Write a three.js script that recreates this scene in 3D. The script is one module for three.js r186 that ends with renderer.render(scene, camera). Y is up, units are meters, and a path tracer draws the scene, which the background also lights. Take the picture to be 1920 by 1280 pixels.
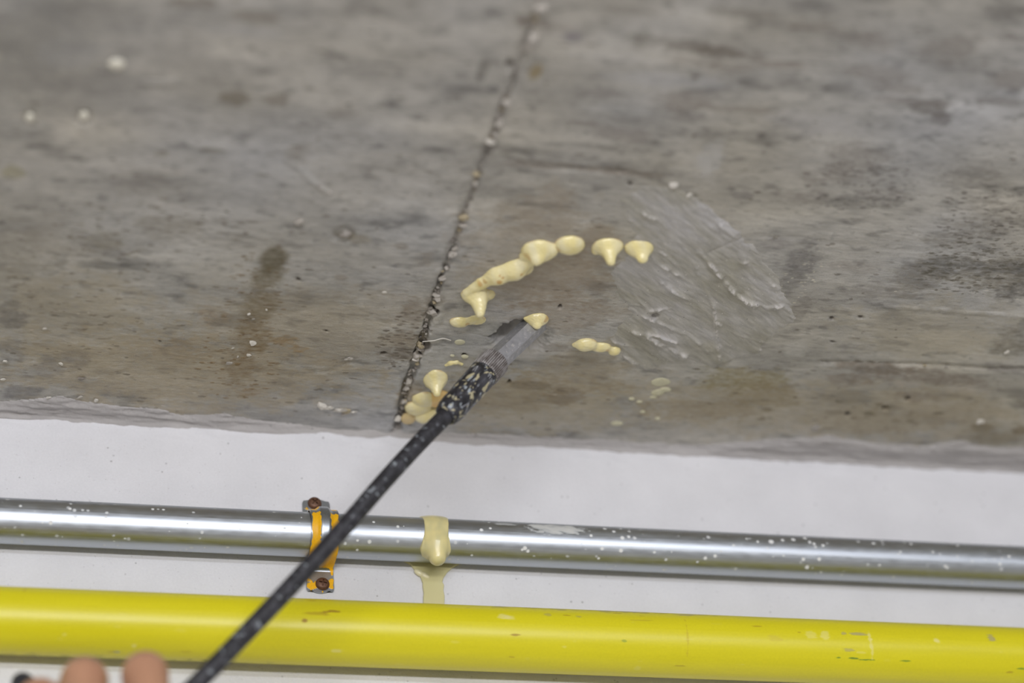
import * as THREE from 'three';
import { mergeGeometries, mergeVertices } from 'three/addons/utils/BufferGeometryUtils.js';
import { MarchingCubes } from 'three/addons/objects/MarchingCubes.js';
import { RectAreaLightUniformsLib } from 'three/addons/lights/RectAreaLightUniformsLib.js';
import { Brush, Evaluator, SUBTRACTION } from 'three-bvh-csg';

// ---------------------------------------------------------------- camera, light, exposure
const CEIL = 2.6;                                   // underside of the concrete slab
const scene = new THREE.Scene();
scene.background = new THREE.Color(0x000000);
const camera = new THREE.PerspectiveCamera(14.3053, 1.5, 0.05, 40);
camera.position.set(0, 1.7086, 1.2986);
camera.up.set(-0.061556, 0.809719, 0.583581);
camera.lookAt(0.227252, 1.7086 + 0.580703, 1.2986 + -0.781755);
camera.focus = 1.525;
camera.userData.fStop = 2.4;
scene.add(camera);

const renderer = new THREE.WebGLRenderer({ antialias: true });
renderer.toneMapping = THREE.LinearToneMapping;
renderer.toneMappingExposure = 0.46;
renderer.shadowMap.enabled = true;
RectAreaLightUniformsLib.init();

// two rows of suspended linear lamps, parallel to the white wall; [x, y, z, length, face width, lean, intensity, colour]
const LAMPS = [
  [-0.2, 1.98, 2.7, 2.4, 0.16, 0.0, 78, 0xf7f6f9],
  [0.4, 2.47, 4.8, 3.6, 0.12, 0.15, 84, 0xe8edfb],
];

// ---------------------------------------------------------------- helpers
let seed = 20117;
const rnd = () => { seed = (seed * 1664525 + 1013904223) >>> 0; return seed / 4294967296; };
const rr = (a, b) => a + (b - a) * rnd();
const clamp = (v, a = 0, b = 1) => (v < a ? a : v > b ? b : v);
const sstep = (a, b, v) => { const t = clamp((v - a) / (b - a)); return t * t * (3 - 2 * t); };
const mix = (a, b, t) => a + (b - a) * t;

const PERM = new Uint8Array(512);
{
  const p = [...Array(256).keys()];
  for (let i = 255; i > 0; i--) { const j = Math.floor(rnd() * (i + 1)); [p[i], p[j]] = [p[j], p[i]]; }
  for (let i = 0; i < 512; i++) PERM[i] = p[i & 255];
}
const GX = new Float32Array(256), GY = new Float32Array(256);
for (let i = 0; i < 256; i++) { const a = (i / 256) * Math.PI * 2; GX[i] = Math.cos(a); GY[i] = Math.sin(a); }
function noise(x, y) {                              // gradient noise, about -0.7 .. 0.7
  const xi = Math.floor(x), yi = Math.floor(y), xf = x - xi, yf = y - yi, X = xi & 255, Y = yi & 255;
  const u = xf * xf * (3 - 2 * xf), v = yf * yf * (3 - 2 * yf);
  const a = PERM[PERM[X] + Y], b = PERM[PERM[X + 1] + Y], c = PERM[PERM[X] + Y + 1], d = PERM[PERM[X + 1] + Y + 1];
  const n0 = GX[a] * xf + GY[a] * yf, n1 = GX[b] * (xf - 1) + GY[b] * yf;
  const n2 = GX[c] * xf + GY[c] * (yf - 1), n3 = GX[d] * (xf - 1) + GY[d] * (yf - 1);
  return mix(mix(n0, n1, u), mix(n2, n3, u), v);
}
function fbm(x, y, o) { let s = 0, a = 1, t = 0; for (let i = 0; i < o; i++) { s += a * noise(x, y); t += a; x = x * 2.03 + 17.1; y = y * 2.03 + 9.7; a *= 0.55; } return s / t * 1.5; }

const used = {};
function numbered(name) { const k = (used[name] = (used[name] ?? -1) + 1); return k ? name + '_' + String(k).padStart(3, '0') : name; }
function obj(name, geometry, material, parent = scene) {
  const m = new THREE.Mesh(geometry, material);
  m.name = parent === scene ? numbered(name) : name;
  m.castShadow = m.receiveShadow = true;
  parent.add(m);
  return m;
}
function thing(name, label, category, at = [0, 0, 0], group) {
  const g = new THREE.Group(); g.name = numbered(name); g.position.set(...at);
  g.userData = { label, category }; if (group) g.userData.group = group;
  scene.add(g); return g;
}
function tag(o, label, category, group) { o.userData.label = label; o.userData.category = category; if (group) o.userData.group = group; return o; }
function struct(o, label, category) { o.userData.kind = 'structure'; o.userData.label = label; o.userData.category = category; return o; }
function tex(w, h, fill, srgb) {                    // fill(data) writes rgba bytes, row 0 at v = 0
  const data = new Uint8Array(w * h * 4); fill(data, w, h);
  const t = new THREE.DataTexture(data, w, h, THREE.RGBAFormat);
  t.magFilter = THREE.LinearFilter; t.minFilter = THREE.LinearMipmapLinearFilter; t.generateMipmaps = true;
  t.wrapS = t.wrapT = THREE.RepeatWrapping; if (srgb) t.colorSpace = THREE.SRGBColorSpace; t.needsUpdate = true;
  return t;
}
const gridIndex = (nu, nv, flip) => {
  const id = [];
  for (let i = 0; i < nu - 1; i++) for (let j = 0; j < nv - 1; j++) {
    const a = i * nv + j, b = a + 1, c = a + nv, d = c + 1;
    if (flip) id.push(a, c, b, b, c, d); else id.push(a, b, c, b, d, c);
  }
  return id;
};
function gridGeo(nu, nv, at, flip) {                // at(i, j) -> [x, y, z, u, v]
  const p = new Float32Array(nu * nv * 3), uv = new Float32Array(nu * nv * 2);
  for (let i = 0; i < nu; i++) for (let j = 0; j < nv; j++) {
    const k = i * nv + j, q = at(i, j);
    p.set(q.slice(0, 3), k * 3); uv.set(q.slice(3, 5), k * 2);
  }
  const g = new THREE.BufferGeometry();
  g.setAttribute('position', new THREE.BufferAttribute(p, 3)); g.setAttribute('uv', new THREE.BufferAttribute(uv, 2));
  g.setIndex(gridIndex(nu, nv, flip)); g.computeVertexNormals();
  return g;
}
function spacing(list) {                            // [[from, to, step], ...] -> increasing coordinates
  const o = [];
  for (const [a, b, s] of list) { const n = Math.max(1, Math.round((b - a) / s)); for (let i = 0; i < n; i++) o.push(a + (b - a) * i / n); }
  o.push(list.at(-1)[1]); return o;
}
function box(x0, x1, y0, y1, z0, z1) {
  const g = new THREE.BoxGeometry(x1 - x0, y1 - y0, z1 - z0); g.translate((x0 + x1) / 2, (y0 + y1) / 2, (z0 + z1) / 2); return g;
}
// a closed surface from a signed distance function, sampled in a box of half sizes around c
function sdfGeo(sdf, c, half, res, paint) {
  const mc = new MarchingCubes(res, new THREE.MeshStandardMaterial(), false, false, 200000);
  mc.isolation = 0;
  const hm = Math.max(...half);
  for (let k = 0; k < res; k++) for (let j = 0; j < res; j++) for (let i = 0; i < res; i++) {
    const x = c[0] + (i - res / 2) / (res / 2) * hm, y = c[1] + (j - res / 2) / (res / 2) * hm, z = c[2] + (k - res / 2) / (res / 2) * hm;
    mc.field[i + j * res + k * res * res] = -sdf(x, y, z);
  }
  mc.update();
  const n = mc.count, pos = mc.positionArray.slice(0, n * 3);
  for (let i = 0; i < n; i++) for (let a = 0; a < 3; a++) pos[i * 3 + a] = c[a] + pos[i * 3 + a] * hm;
  let g = new THREE.BufferGeometry();
  g.setAttribute('position', new THREE.BufferAttribute(pos, 3));
  g = mergeVertices(g, hm / res * 0.02);
  const P = g.attributes.position, nor = new Float32Array(P.count * 3), uv = new Float32Array(P.count * 2), col = new Float32Array(P.count * 3), e = hm / res * 0.5;
  for (let i = 0; i < P.count; i++) {
    const x = P.getX(i), y = P.getY(i), z = P.getZ(i);
    const v = new THREE.Vector3(sdf(x + e, y, z) - sdf(x - e, y, z), sdf(x, y + e, z) - sdf(x, y - e, z), sdf(x, y, z + e) - sdf(x, y, z - e)).normalize();
    nor.set([v.x, v.y, v.z], i * 3); uv.set([x, z + y], i * 2);
    col.set(paint ? paint(x, y, z) : [1, 1, 1], i * 3);
  }
  // wind every face along its normals
  const id = g.index.array, A = new THREE.Vector3(), Bv = new THREE.Vector3(), Cv = new THREE.Vector3();
  for (let i = 0; i < id.length; i += 3) {
    A.fromBufferAttribute(P, id[i]); Bv.fromBufferAttribute(P, id[i + 1]); Cv.fromBufferAttribute(P, id[i + 2]);
    const fn = Bv.sub(A).cross(Cv.sub(A)), q = id[i] * 3;
    if (fn.x * nor[q] + fn.y * nor[q + 1] + fn.z * nor[q + 2] < 0) { const t = id[i + 1]; id[i + 1] = id[i + 2]; id[i + 2] = t; }
  }
  g.setAttribute('normal', new THREE.BufferAttribute(nor, 3)); g.setAttribute('uv', new THREE.BufferAttribute(uv, 2));
  g.setAttribute('color', new THREE.BufferAttribute(col, 3));
  return g;
}
const smin = (a, b, k) => { const h = clamp(0.5 + 0.5 * (b - a) / k); return b + (a - b) * h - k * h * (1 - h); };
function ell(x, y, z, c, r) {
  const px = (x - c[0]) / r[0], py = (y - c[1]) / r[1], pz = (z - c[2]) / r[2], k = Math.hypot(px, py, pz);
  const g = Math.hypot(px / r[0], py / r[1], pz / r[2]);
  return g < 1e-9 ? -Math.min(...r) : k * (k - 1) / g;
}
function cap(x, y, z, a, b, ra, rb) {
  const bx = b[0] - a[0], by = b[1] - a[1], bz = b[2] - a[2];
  const t = clamp(((x - a[0]) * bx + (y - a[1]) * by + (z - a[2]) * bz) / (bx * bx + by * by + bz * bz + 1e-12));
  return Math.hypot(x - a[0] - bx * t, y - a[1] - by * t, z - a[2] - bz * t) - mix(ra, rb, t);
}

// ---------------------------------------------------------------- the concrete slab: shape
const JOINT = [[0.2976, 0.3966], [0.2996, 0.3746], [0.3, 0.3479], [0.3, 0.3242], [0.2996, 0.2979], [0.2989, 0.2698], [0.2984, 0.2438], [0.2981, 0.2045], [0.2979, 0.1837], [0.2975, 0.1566], [0.2973, 0.1283], [0.2983, 0.1008], [0.2982, 0.075], [0.2977, 0.0485], [0.3006, 0.0105]]
  .sort((a, b) => a[1] - b[1]);
function jointX(z) {
  const w = 0.0009 * fbm(z * 120, 3.3, 2);
  if (z <= JOINT[0][1]) return JOINT[0][0] + w;
  for (let i = 1; i < JOINT.length; i++) if (z < JOINT[i][1]) return mix(JOINT[i - 1][0], JOINT[i][0], (z - JOINT[i - 1][1]) / (JOINT[i][1] - JOINT[i - 1][1])) + w;
  return JOINT.at(-1)[0] + w;
}
const HOLE = [0.3535, 0.1026];
// low ridges and open cracks left by the boards: [points, width, height]; height below zero is a groove
const LINES = [
  [[[0.5535, 0.1542], [0.5791, 0.1544], [0.6085, 0.154], [0.645, 0.1528]], 0.0011, 0.0011],
  [[[0.5338, 0.0973], [0.5657, 0.1001], [0.6048, 0.102], [0.6386, 0.1011], [0.6613, 0.1035]], 0.0021, -0.0021],
  [[[0.4382, 0.1926], [0.455, 0.2077], [0.485, 0.2093], [0.5135, 0.2068]], 0.0011, -0.0007],
  [[[0.3075, 0.2562], [0.3284, 0.2518], [0.3483, 0.2524], [0.3801, 0.2523]], 0.0016, -0.0012],
  [[[0.3578, 0.1394], [0.3819, 0.141], [0.4127, 0.1409]], 0.0007, 0.0005],
  [[[0.1988, 0.2414], [0.2086, 0.2318], [0.2155, 0.2239], [0.2237, 0.2182]], 0.0012, 0.0011],
  [[[0.1198, 0.291], [0.1352, 0.2938]], 0.002, 0.0012],
  [[[0.1744, 0.1802], [0.2006, 0.1758]], 0.0012, 0.0005],
  [[[0.2381, 0.0589], [0.2489, 0.0584], [0.2572, 0.064], [0.2597, 0.0705]], 0.0013, -0.0009],
  [[[0.2514, 0.0249], [0.2486, 0.0381], [0.2495, 0.0473]], 0.0013, -0.0008],
  [[[0.21, 0.0539], [0.22, 0.058], [0.2247, 0.0669]], 0.001, -0.0007],
  [[[0.1306, 0.0384], [0.137, 0.0479], [0.1397, 0.0508]], 0.0012, -0.0006],
  [[[0.3104, 0.1057], [0.3294, 0.1026], [0.3428, 0.0979]], 0.0008, -0.0005],
];
function segDist(x, z, a, b) {
  const dx = b[0] - a[0], dz = b[1] - a[1], t = clamp(((x - a[0]) * dx + (z - a[1]) * dz) / (dx * dx + dz * dz));
  return Math.hypot(x - a[0] - dx * t, z - a[1] - dz * t);
}
function polyDist(x, z, pts) { let d = 9; for (let i = 1; i < pts.length; i++) d = Math.min(d, segDist(x, z, pts[i - 1], pts[i])); return d; }
const PITS = [[0.2202, 0.1423, 0.0014, 0.0014], [0.5264, 0.1395, 0.0012, 0.0015], [0.5428, 0.1423, 0.0015, 0.001], [0.5343, 0.1175, 0.0013, 0.001], [0.4236, 0.1325, 0.0021, 0.0025], [0.3684, 0.1336, 0.0012, 0.0015], [0.5981, 0.0667, 0.0016, 0.0022], [0.3801, 0.2434, 0.0011, 0.0013], [0.2955, 0.3285, 0.0021, 0.0027], [0.5878, 0.0555, 0.0023, 0.0016], [0.5669, 0.0473, 0.0016, 0.0022], [0.2788, 0.0798, 0.0018, 0.0015], [0.356, 0.0598, 0.0012, 0.0016], [0.1529, 0.0778, 0.0009, 0.001], [0.2429, 0.0975, 0.0009, 0.001], [0.3244, 0.083, 0.0012, 0.0015], [0.3017, 0.0884, 0.0024, 0.0046], [0.3006, 0.1212, 0.0018, 0.0029]];
const RINGS = [[0.2379, 0.1838, 0.0045, 0.005, 0.0022], [0.0675, 0.2579, 0.0026, 0.004, 0.003], [0.0936, 0.262, 0.0026, 0.004, 0.003]];
function slabH(x, z) {                               // metres below the plane of the slab
  let h = 0.0007 * fbm(x * 9, z * 9, 3) + 0.00022 * fbm(x * 60, z * 140, 3);
  const dj = Math.abs(x - jointX(z)), jw = 0.0015 + 0.0011 * fbm(z * 130, 7, 3) + 0.0008 * fbm(x * 300, z * 300, 1) + (0.0012 + 0.0016 * fbm(z * 90, x < jointX(z) ? 1.5 : 8.5, 3)) * (1 - sstep(0.06, 0.17, z));
  h -= (0.0012 + 0.0028 * (1 - sstep(0.10, 0.20, z))) * (1 - sstep(jw * 0.25, jw * 1.5, dj));
  h += 0.0006 * Math.exp(-((dj - 0.006) ** 2) / 0.00002) * (0.5 + fbm(x * 150, z * 150, 2));
  for (const [pts, w, a] of LINES) {
    if (Math.abs(x - pts[0][0]) > 0.16 || Math.abs(z - pts[0][1]) > 0.12) continue;
    const d = polyDist(x, z, pts) / w;
    if (d < 3) h += a * Math.exp(-d * d) * (0.75 + 0.7 * fbm(x * 260, z * 260, 2));
  }
  for (const [px, pz, rx, rz] of PITS) { const d = Math.hypot((x - px) / rx, (z - pz) / rz); if (d < 1.6) h -= 0.0024 * (1 - sstep(0.4, 1.3, d)); }
  for (const [px, pz, rx, rz, a] of RINGS) { const d = Math.hypot((x - px) / rx, (z - pz) / rz); if (d < 3) h -= a * 0.6 * Math.exp(-((d - 1) ** 2) / 0.15); }
  // the broken-out crater around the drilled hole
  const ex = x - HOLE[0], ez = z - HOLE[1], er = Math.hypot(ex, ez), ea = Math.atan2(ez, ex);
  if (er < 0.04) {
    const R = 0.0172 * (1 + 0.30 * fbm(Math.cos(ea) * 1.6 + 5, Math.sin(ea) * 1.6 + 2, 3) + 0.06 * fbm(x * 500, z * 500, 2));
    const d = er / R, near = clamp(0.5 + 0.5 * (0.80 * Math.sin(ea) - 0.60 * Math.cos(ea))), inner = mix(0.02, 0.78, sstep(0.35, 0.8, near));   // undercut lip towards the room, long scooped slope towards the wall
    if (d < 1.3) h -= mix(0.010, 0.016, near) * (1 - sstep(inner, 1.0, d)) + 0.0009 * (1 - sstep(0.95, 1.25, d)) * (0.6 + fbm(x * 420, z * 420, 3));
    if (d < 1) h += 0.0012 * fbm(x * 330, z * 330, 3) * (1 - d);
  }
  return h;
}

// ---------------------------------------------------------------- the concrete slab: colour (stains, dirt, cement film, painted lens vignette)
// [x, z, radius x, radius z, colour, strength, raggedness, grain]
const STAIN_VIGNETTE = [
  // brown wood stain from the boards, near the wall
  [0.1654, 0.0483, 0.1069, 0.0414, [137, 124, 100], 0.55, 0.9, 0.5], [0.0989, 0.0921, 0.0571, 0.044, [134, 124, 104], 0.45, 0.9, 0.5], [0.2276, 0.0959, 0.0706, 0.0447, [130, 120, 102], 0.4, 0.9, 0.5], [0.3755, 0.0372, 0.0753, 0.0323, [138, 127, 103], 0.5, 0.9, 0.5], [0.5561, 0.0496, 0.1368, 0.0328, [136, 125, 104], 0.5, 0.9, 0.5],
  [0.5928, 0.1347, 0.063, 0.0302, [132, 124, 106], 0.4, 0.9, 0.5], [0.343, 0.177, 0.0464, 0.0509, [124, 113, 96], 0.4, 0.9, 0.5],
  // olive-brown damp strip with a straight left edge
  [0.2039, 0.1576, 0.0085, 0.0139, [80, 74, 58], 0.85, 0.3, 0.35], [0.2033, 0.1423, 0.0097, 0.0122, [86, 79, 62], 0.7, 0.45, 0.5], [0.2029, 0.1181, 0.0116, 0.0174, [98, 88, 68], 0.7, 0.55, 0.65],
  [0.2025, 0.0881, 0.0117, 0.0199, [102, 88, 64], 0.65, 0.7, 0.7], [0.201, 0.0571, 0.0101, 0.0175, [102, 88, 66], 0.6, 0.8, 0.7],
  [0.2218, 0.0851, 0.0077, 0.006, [112, 84, 44], 0.5, 0.8, 0.8], [0.2304, 0.0783, 0.0059, 0.0046, [118, 88, 46], 0.45, 0.9, 0.8], [0.1788, 0.1056, 0.0087, 0.0107, [116, 96, 70], 0.35, 0.8, 0.7],
  [0.2083, 0.0341, 0.0079, 0.0047, [104, 82, 52], 0.4, 0.9, 0.9], [0.1629, 0.0687, 0.0147, 0.0131, [120, 104, 80], 0.3, 0.9, 0.6],
  // smudges upper left; broad grey patches there also paint in the lens vignette
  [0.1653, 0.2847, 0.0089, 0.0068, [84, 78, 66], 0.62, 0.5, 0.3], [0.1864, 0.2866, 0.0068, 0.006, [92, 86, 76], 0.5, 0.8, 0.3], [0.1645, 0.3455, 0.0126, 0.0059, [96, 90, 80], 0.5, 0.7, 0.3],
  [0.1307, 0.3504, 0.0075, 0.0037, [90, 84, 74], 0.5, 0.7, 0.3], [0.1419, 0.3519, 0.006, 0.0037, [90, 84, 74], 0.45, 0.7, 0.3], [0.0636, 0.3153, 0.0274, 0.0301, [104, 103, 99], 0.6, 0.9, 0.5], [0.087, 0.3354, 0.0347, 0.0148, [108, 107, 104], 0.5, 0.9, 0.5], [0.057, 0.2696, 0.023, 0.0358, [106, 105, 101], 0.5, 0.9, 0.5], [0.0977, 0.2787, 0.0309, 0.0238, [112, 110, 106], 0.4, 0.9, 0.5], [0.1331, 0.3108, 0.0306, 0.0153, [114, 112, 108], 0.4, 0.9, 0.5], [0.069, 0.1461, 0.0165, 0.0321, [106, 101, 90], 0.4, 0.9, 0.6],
  [0.0624, 0.2156, 0.0063, 0.0059, [112, 106, 74], 0.45, 0.7, 0.4], [0.1575, 0.244, 0.008, 0.0025, [92, 88, 76], 0.45, 0.8, 0.5], [0.134, 0.2378, 0.0048, 0.005, [100, 95, 84], 0.4, 0.9, 0.5],
  [0.2036, 0.2462, 0.0081, 0.0092, [100, 94, 84], 0.4, 0.9, 0.6], [0.2195, 0.2817, 0.0106, 0.0056, [100, 94, 86], 0.3, 0.9, 0.5], [0.2218, 0.3143, 0.013, 0.0078, [102, 100, 96], 0.3, 0.9, 0.4],
  [0.1081, 0.1597, 0.0166, 0.0118, [96, 92, 86], 0.35, 0.9, 0.6], [0.1213, 0.1543, 0.0072, 0.0055, [88, 86, 84], 0.45, 0.9, 0.5], [0.084, 0.1661, 0.0109, 0.018, [112, 106, 96], 0.3, 0.9, 0.6],
  [0.1464, 0.1801, 0.0193, 0.0107, [104, 98, 86], 0.35, 0.9, 0.7], [0.1146, 0.1651, 0.011, 0.009, [108, 102, 82], 0.3, 0.9, 0.7], [0.1257, 0.2154, 0.0215, 0.0128, [112, 106, 98], 0.28, 0.9, 0.6],
  [0.0705, 0.089, 0.0097, 0.0107, [78, 76, 74], 0.5, 0.8, 0.5], [0.0725, 0.0618, 0.0086, 0.0141, [92, 90, 88], 0.45, 0.8, 0.6], [0.0942, 0.0461, 0.0088, 0.0102, [104, 102, 100], 0.45, 0.8, 0.5],
  [0.0816, 0.0197, 0.013, 0.0095, [86, 85, 84], 0.5, 0.6, 0.5], [0.111, 0.0556, 0.0099, 0.0112, [96, 90, 82], 0.4, 0.9, 0.7], [0.0696, 0.1011, 0.0068, 0.0058, [86, 84, 80], 0.4, 0.8, 0.5],
  [0.238, 0.1829, 0.0084, 0.0054, [90, 84, 72], 0.55, 0.6, 0.4], [0.2468, 0.182, 0.0068, 0.0041, [96, 88, 70], 0.4, 0.8, 0.5], [0.2692, 0.1781, 0.0046, 0.0032, [98, 90, 80], 0.45, 0.6, 0.4],
  [0.2858, 0.1682, 0.0063, 0.0065, [104, 98, 90], 0.4, 0.9, 0.6], [0.2428, 0.1467, 0.004, 0.0033, [104, 94, 82], 0.4, 0.7, 0.4], [0.2766, 0.1236, 0.0176, 0.0126, [114, 106, 96], 0.25, 0.9, 0.6],
  // dirt along the joint
  [0.2834, 0.3221, 0.0032, 0.0101, [84, 82, 76], 0.6, 0.5, 0.3], [0.2916, 0.3091, 0.0037, 0.0039, [80, 80, 78], 0.5, 0.6, 0.3], [0.3097, 0.3235, 0.0037, 0.0078, [112, 96, 62], 0.6, 0.5, 0.3],
  [0.2945, 0.3603, 0.0067, 0.0052, [88, 82, 74], 0.45, 0.7, 0.3], [0.3005, 0.3595, 0.0104, 0.0045, [92, 84, 76], 0.4, 0.8, 0.3], [0.2883, 0.1174, 0.0106, 0.0147, [102, 92, 80], 0.5, 0.8, 0.7],
  [0.2902, 0.0923, 0.012, 0.0151, [98, 88, 74], 0.5, 0.8, 0.7], [0.2846, 0.0814, 0.0108, 0.0071, [78, 70, 60], 0.45, 0.9, 0.8], [0.2972, 0.1333, 0.0059, 0.0096, [96, 88, 78], 0.5, 0.8, 0.7],
  [0.2973, 0.1766, 0.004, 0.0184, [94, 90, 84], 0.4, 0.7, 0.6], [0.2968, 0.2134, 0.0034, 0.0176, [96, 92, 86], 0.4, 0.7, 0.6], [0.2984, 0.262, 0.0038, 0.0125, [96, 92, 88], 0.4, 0.7, 0.5], [0.2992, 0.2937, 0.0038, 0.0121, [100, 96, 92], 0.4, 0.7, 0.4],
  [0.3017, 0.0408, 0.008, 0.0159, [112, 92, 62], 0.45, 0.8, 0.6], [0.3033, 0.0163, 0.0044, 0.0044, [110, 84, 40], 0.6, 0.6, 0.4],
  // the right-hand slab, out-of-focus bands
  [0.3228, 0.3516, 0.0058, 0.0049, [92, 88, 92], 0.7, 0.4, 0.2], [0.3119, 0.3564, 0.0078, 0.0026, [104, 98, 90], 0.5, 0.7, 0.3], [0.3454, 0.373, 0.0156, 0.0029, [100, 95, 88], 0.45, 0.9, 0.3],
  [0.3553, 0.3558, 0.0068, 0.0045, [96, 94, 86], 0.5, 0.7, 0.3], [0.381, 0.3521, 0.0292, 0.0053, [90, 85, 78], 0.6, 0.8, 0.4], [0.4012, 0.3491, 0.0214, 0.005, [88, 82, 74], 0.6, 0.8, 0.4], [0.401, 0.3403, 0.0242, 0.0046, [102, 96, 88], 0.45, 0.9, 0.4],
  [0.4334, 0.3445, 0.0162, 0.0031, [102, 94, 86], 0.5, 0.8, 0.3], [0.4035, 0.3784, 0.0184, 0.0037, [98, 94, 86], 0.5, 0.8, 0.3], [0.4381, 0.3736, 0.016, 0.0052, [106, 100, 92], 0.4, 0.9, 0.3],
  [0.468, 0.3677, 0.0189, 0.0076, [100, 94, 88], 0.45, 0.9, 0.4], [0.5134, 0.3676, 0.0164, 0.0099, [98, 92, 86], 0.45, 0.9, 0.4], [0.5405, 0.379, 0.0109, 0.0038, [96, 92, 88], 0.45, 0.8, 0.3],
  [0.4813, 0.3453, 0.0219, 0.0062, [106, 100, 94], 0.4, 0.9, 0.4], [0.4964, 0.3349, 0.0166, 0.004, [102, 96, 90], 0.4, 0.8, 0.4], [0.5209, 0.3234, 0.0129, 0.0089, [84, 80, 76], 0.6, 0.9, 0.4], [0.5288, 0.3138, 0.0073, 0.0065, [80, 76, 74], 0.55, 0.7, 0.4],
  [0.5055, 0.3257, 0.0195, 0.0032, [98, 92, 88], 0.45, 0.8, 0.4], [0.553, 0.3316, 0.0169, 0.004, [92, 88, 84], 0.5, 0.8, 0.4], [0.5525, 0.3482, 0.0139, 0.0094, [96, 90, 84], 0.45, 0.8, 0.4],
  [0.3476, 0.3117, 0.0108, 0.0048, [96, 92, 88], 0.45, 0.8, 0.3], [0.3925, 0.3115, 0.0191, 0.008, [100, 93, 86], 0.5, 0.8, 0.4], [0.4189, 0.3086, 0.022, 0.0032, [104, 98, 90], 0.45, 0.8, 0.4], [0.3959, 0.2994, 0.011, 0.0057, [100, 96, 92], 0.45, 0.8, 0.4],
  [0.3664, 0.2823, 0.0165, 0.0058, [98, 92, 88], 0.4, 0.9, 0.4], [0.3438, 0.2879, 0.0164, 0.0024, [98, 92, 86], 0.5, 0.7, 0.4], [0.3282, 0.2526, 0.025, 0.0034, [92, 84, 76], 0.45, 0.9, 0.5], [0.3685, 0.2522, 0.0224, 0.0034, [96, 86, 76], 0.45, 0.9, 0.5],
  [0.4382, 0.2902, 0.0025, 0.0029, [84, 80, 76], 0.6, 0.4, 0.2], [0.391, 0.3286, 0.0022, 0.0024, [84, 82, 76], 0.6, 0.4, 0.2], [0.4958, 0.2772, 0.0228, 0.0127, [96, 90, 84], 0.45, 1, 0.8], [0.4858, 0.2627, 0.0172, 0.0095, [92, 86, 80], 0.45, 1, 0.8],
  [0.5206, 0.2488, 0.0175, 0.007, [90, 86, 82], 0.45, 1, 0.8], [0.4741, 0.2433, 0.0145, 0.0088, [100, 94, 88], 0.4, 1, 0.8], [0.4419, 0.2413, 0.0069, 0.0039, [88, 84, 82], 0.5, 0.7, 0.5], [0.5638, 0.272, 0.0204, 0.0129, [98, 94, 88], 0.4, 1, 0.9],
  [0.5861, 0.2379, 0.0209, 0.018, [100, 95, 86], 0.4, 1, 0.9],
  // brown wood-stained zone round the hole
  [0.3591, 0.1596, 0.0382, 0.0284, [112, 100, 82], 0.5, 0.7, 0.5], [0.3731, 0.1266, 0.033, 0.0196, [110, 98, 82], 0.45, 0.8, 0.5], [0.3402, 0.2139, 0.0256, 0.0222, [112, 102, 88], 0.4, 0.8, 0.5], [0.3727, 0.1899, 0.0145, 0.0229, [108, 96, 80], 0.35, 0.8, 0.5],
  [0.385, 0.1527, 0.0071, 0.0057, [96, 90, 82], 0.5, 0.6, 0.4], [0.3929, 0.0716, 0.0372, 0.0261, [120, 107, 84], 0.45, 0.8, 0.5], [0.3606, 0.0467, 0.0342, 0.0213, [120, 107, 84], 0.45, 0.8, 0.5], [0.3924, 0.0472, 0.0125, 0.0086, [92, 80, 62], 0.45, 0.9, 0.5],
  [0.3708, 0.0575, 0.0186, 0.0042, [88, 80, 66], 0.45, 0.8, 0.5], [0.4158, 0.1056, 0.0153, 0.0101, [112, 98, 74], 0.4, 0.8, 0.5], [0.3363, 0.0711, 0.0183, 0.0207, [112, 104, 86], 0.4, 0.7, 0.5],
  [0.4917, 0.0752, 0.0285, 0.0137, [104, 94, 60], 0.5, 0.8, 0.6], [0.5121, 0.0619, 0.0256, 0.0139, [108, 96, 70], 0.45, 0.8, 0.5], [0.4817, 0.0422, 0.0385, 0.0131, [112, 100, 78], 0.4, 0.8, 0.5], [0.5794, 0.0405, 0.046, 0.0166, [114, 104, 84], 0.4, 0.8, 0.5],
  [0.6262, 0.0622, 0.0395, 0.0218, [116, 106, 88], 0.4, 0.8, 0.5], [0.6653, 0.0315, 0.0236, 0.009, [98, 88, 66], 0.4, 0.8, 0.4], [0.6543, 0.0421, 0.0087, 0.0045, [88, 78, 58], 0.5, 0.6, 0.4], [0.6791, 0.041, 0.0081, 0.005, [84, 72, 50], 0.5, 0.6, 0.4],
  [0.3743, 0.096, 0.0122, 0.0051, [96, 90, 84], 0.4, 0.9, 0.6], 
  // dark mottled zones on the right
  [0.493, 0.1891, 0.0108, 0.0168, [82, 80, 78], 0.62, 0.7, 0.6], [0.4914, 0.1694, 0.0079, 0.0124, [86, 84, 80], 0.55, 0.7, 0.6], [0.5052, 0.1459, 0.0067, 0.0108, [92, 88, 82], 0.5, 0.8, 0.7], [0.4734, 0.2023, 0.0118, 0.0064, [104, 100, 98], 0.4, 0.8, 0.6],
  [0.5819, 0.1991, 0.0182, 0.0075, [74, 72, 66], 0.62, 0.9, 0.8], [0.5735, 0.1874, 0.0092, 0.0076, [72, 70, 64], 0.6, 0.9, 0.8], [0.6025, 0.1867, 0.0246, 0.0162, [92, 86, 72], 0.5, 1, 0.9], [0.6226, 0.1764, 0.0124, 0.0087, [70, 68, 64], 0.6, 0.8, 0.8],
  [0.5627, 0.1823, 0.0153, 0.019, [100, 94, 82], 0.4, 1, 0.9], [0.566, 0.2167, 0.018, 0.0092, [92, 88, 80], 0.45, 1, 0.9], [0.5455, 0.1679, 0.0214, 0.0087, [102, 98, 92], 0.4, 0.9, 0.6], [0.526, 0.188, 0.0151, 0.0056, [106, 100, 94], 0.35, 0.9, 0.6],
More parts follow.
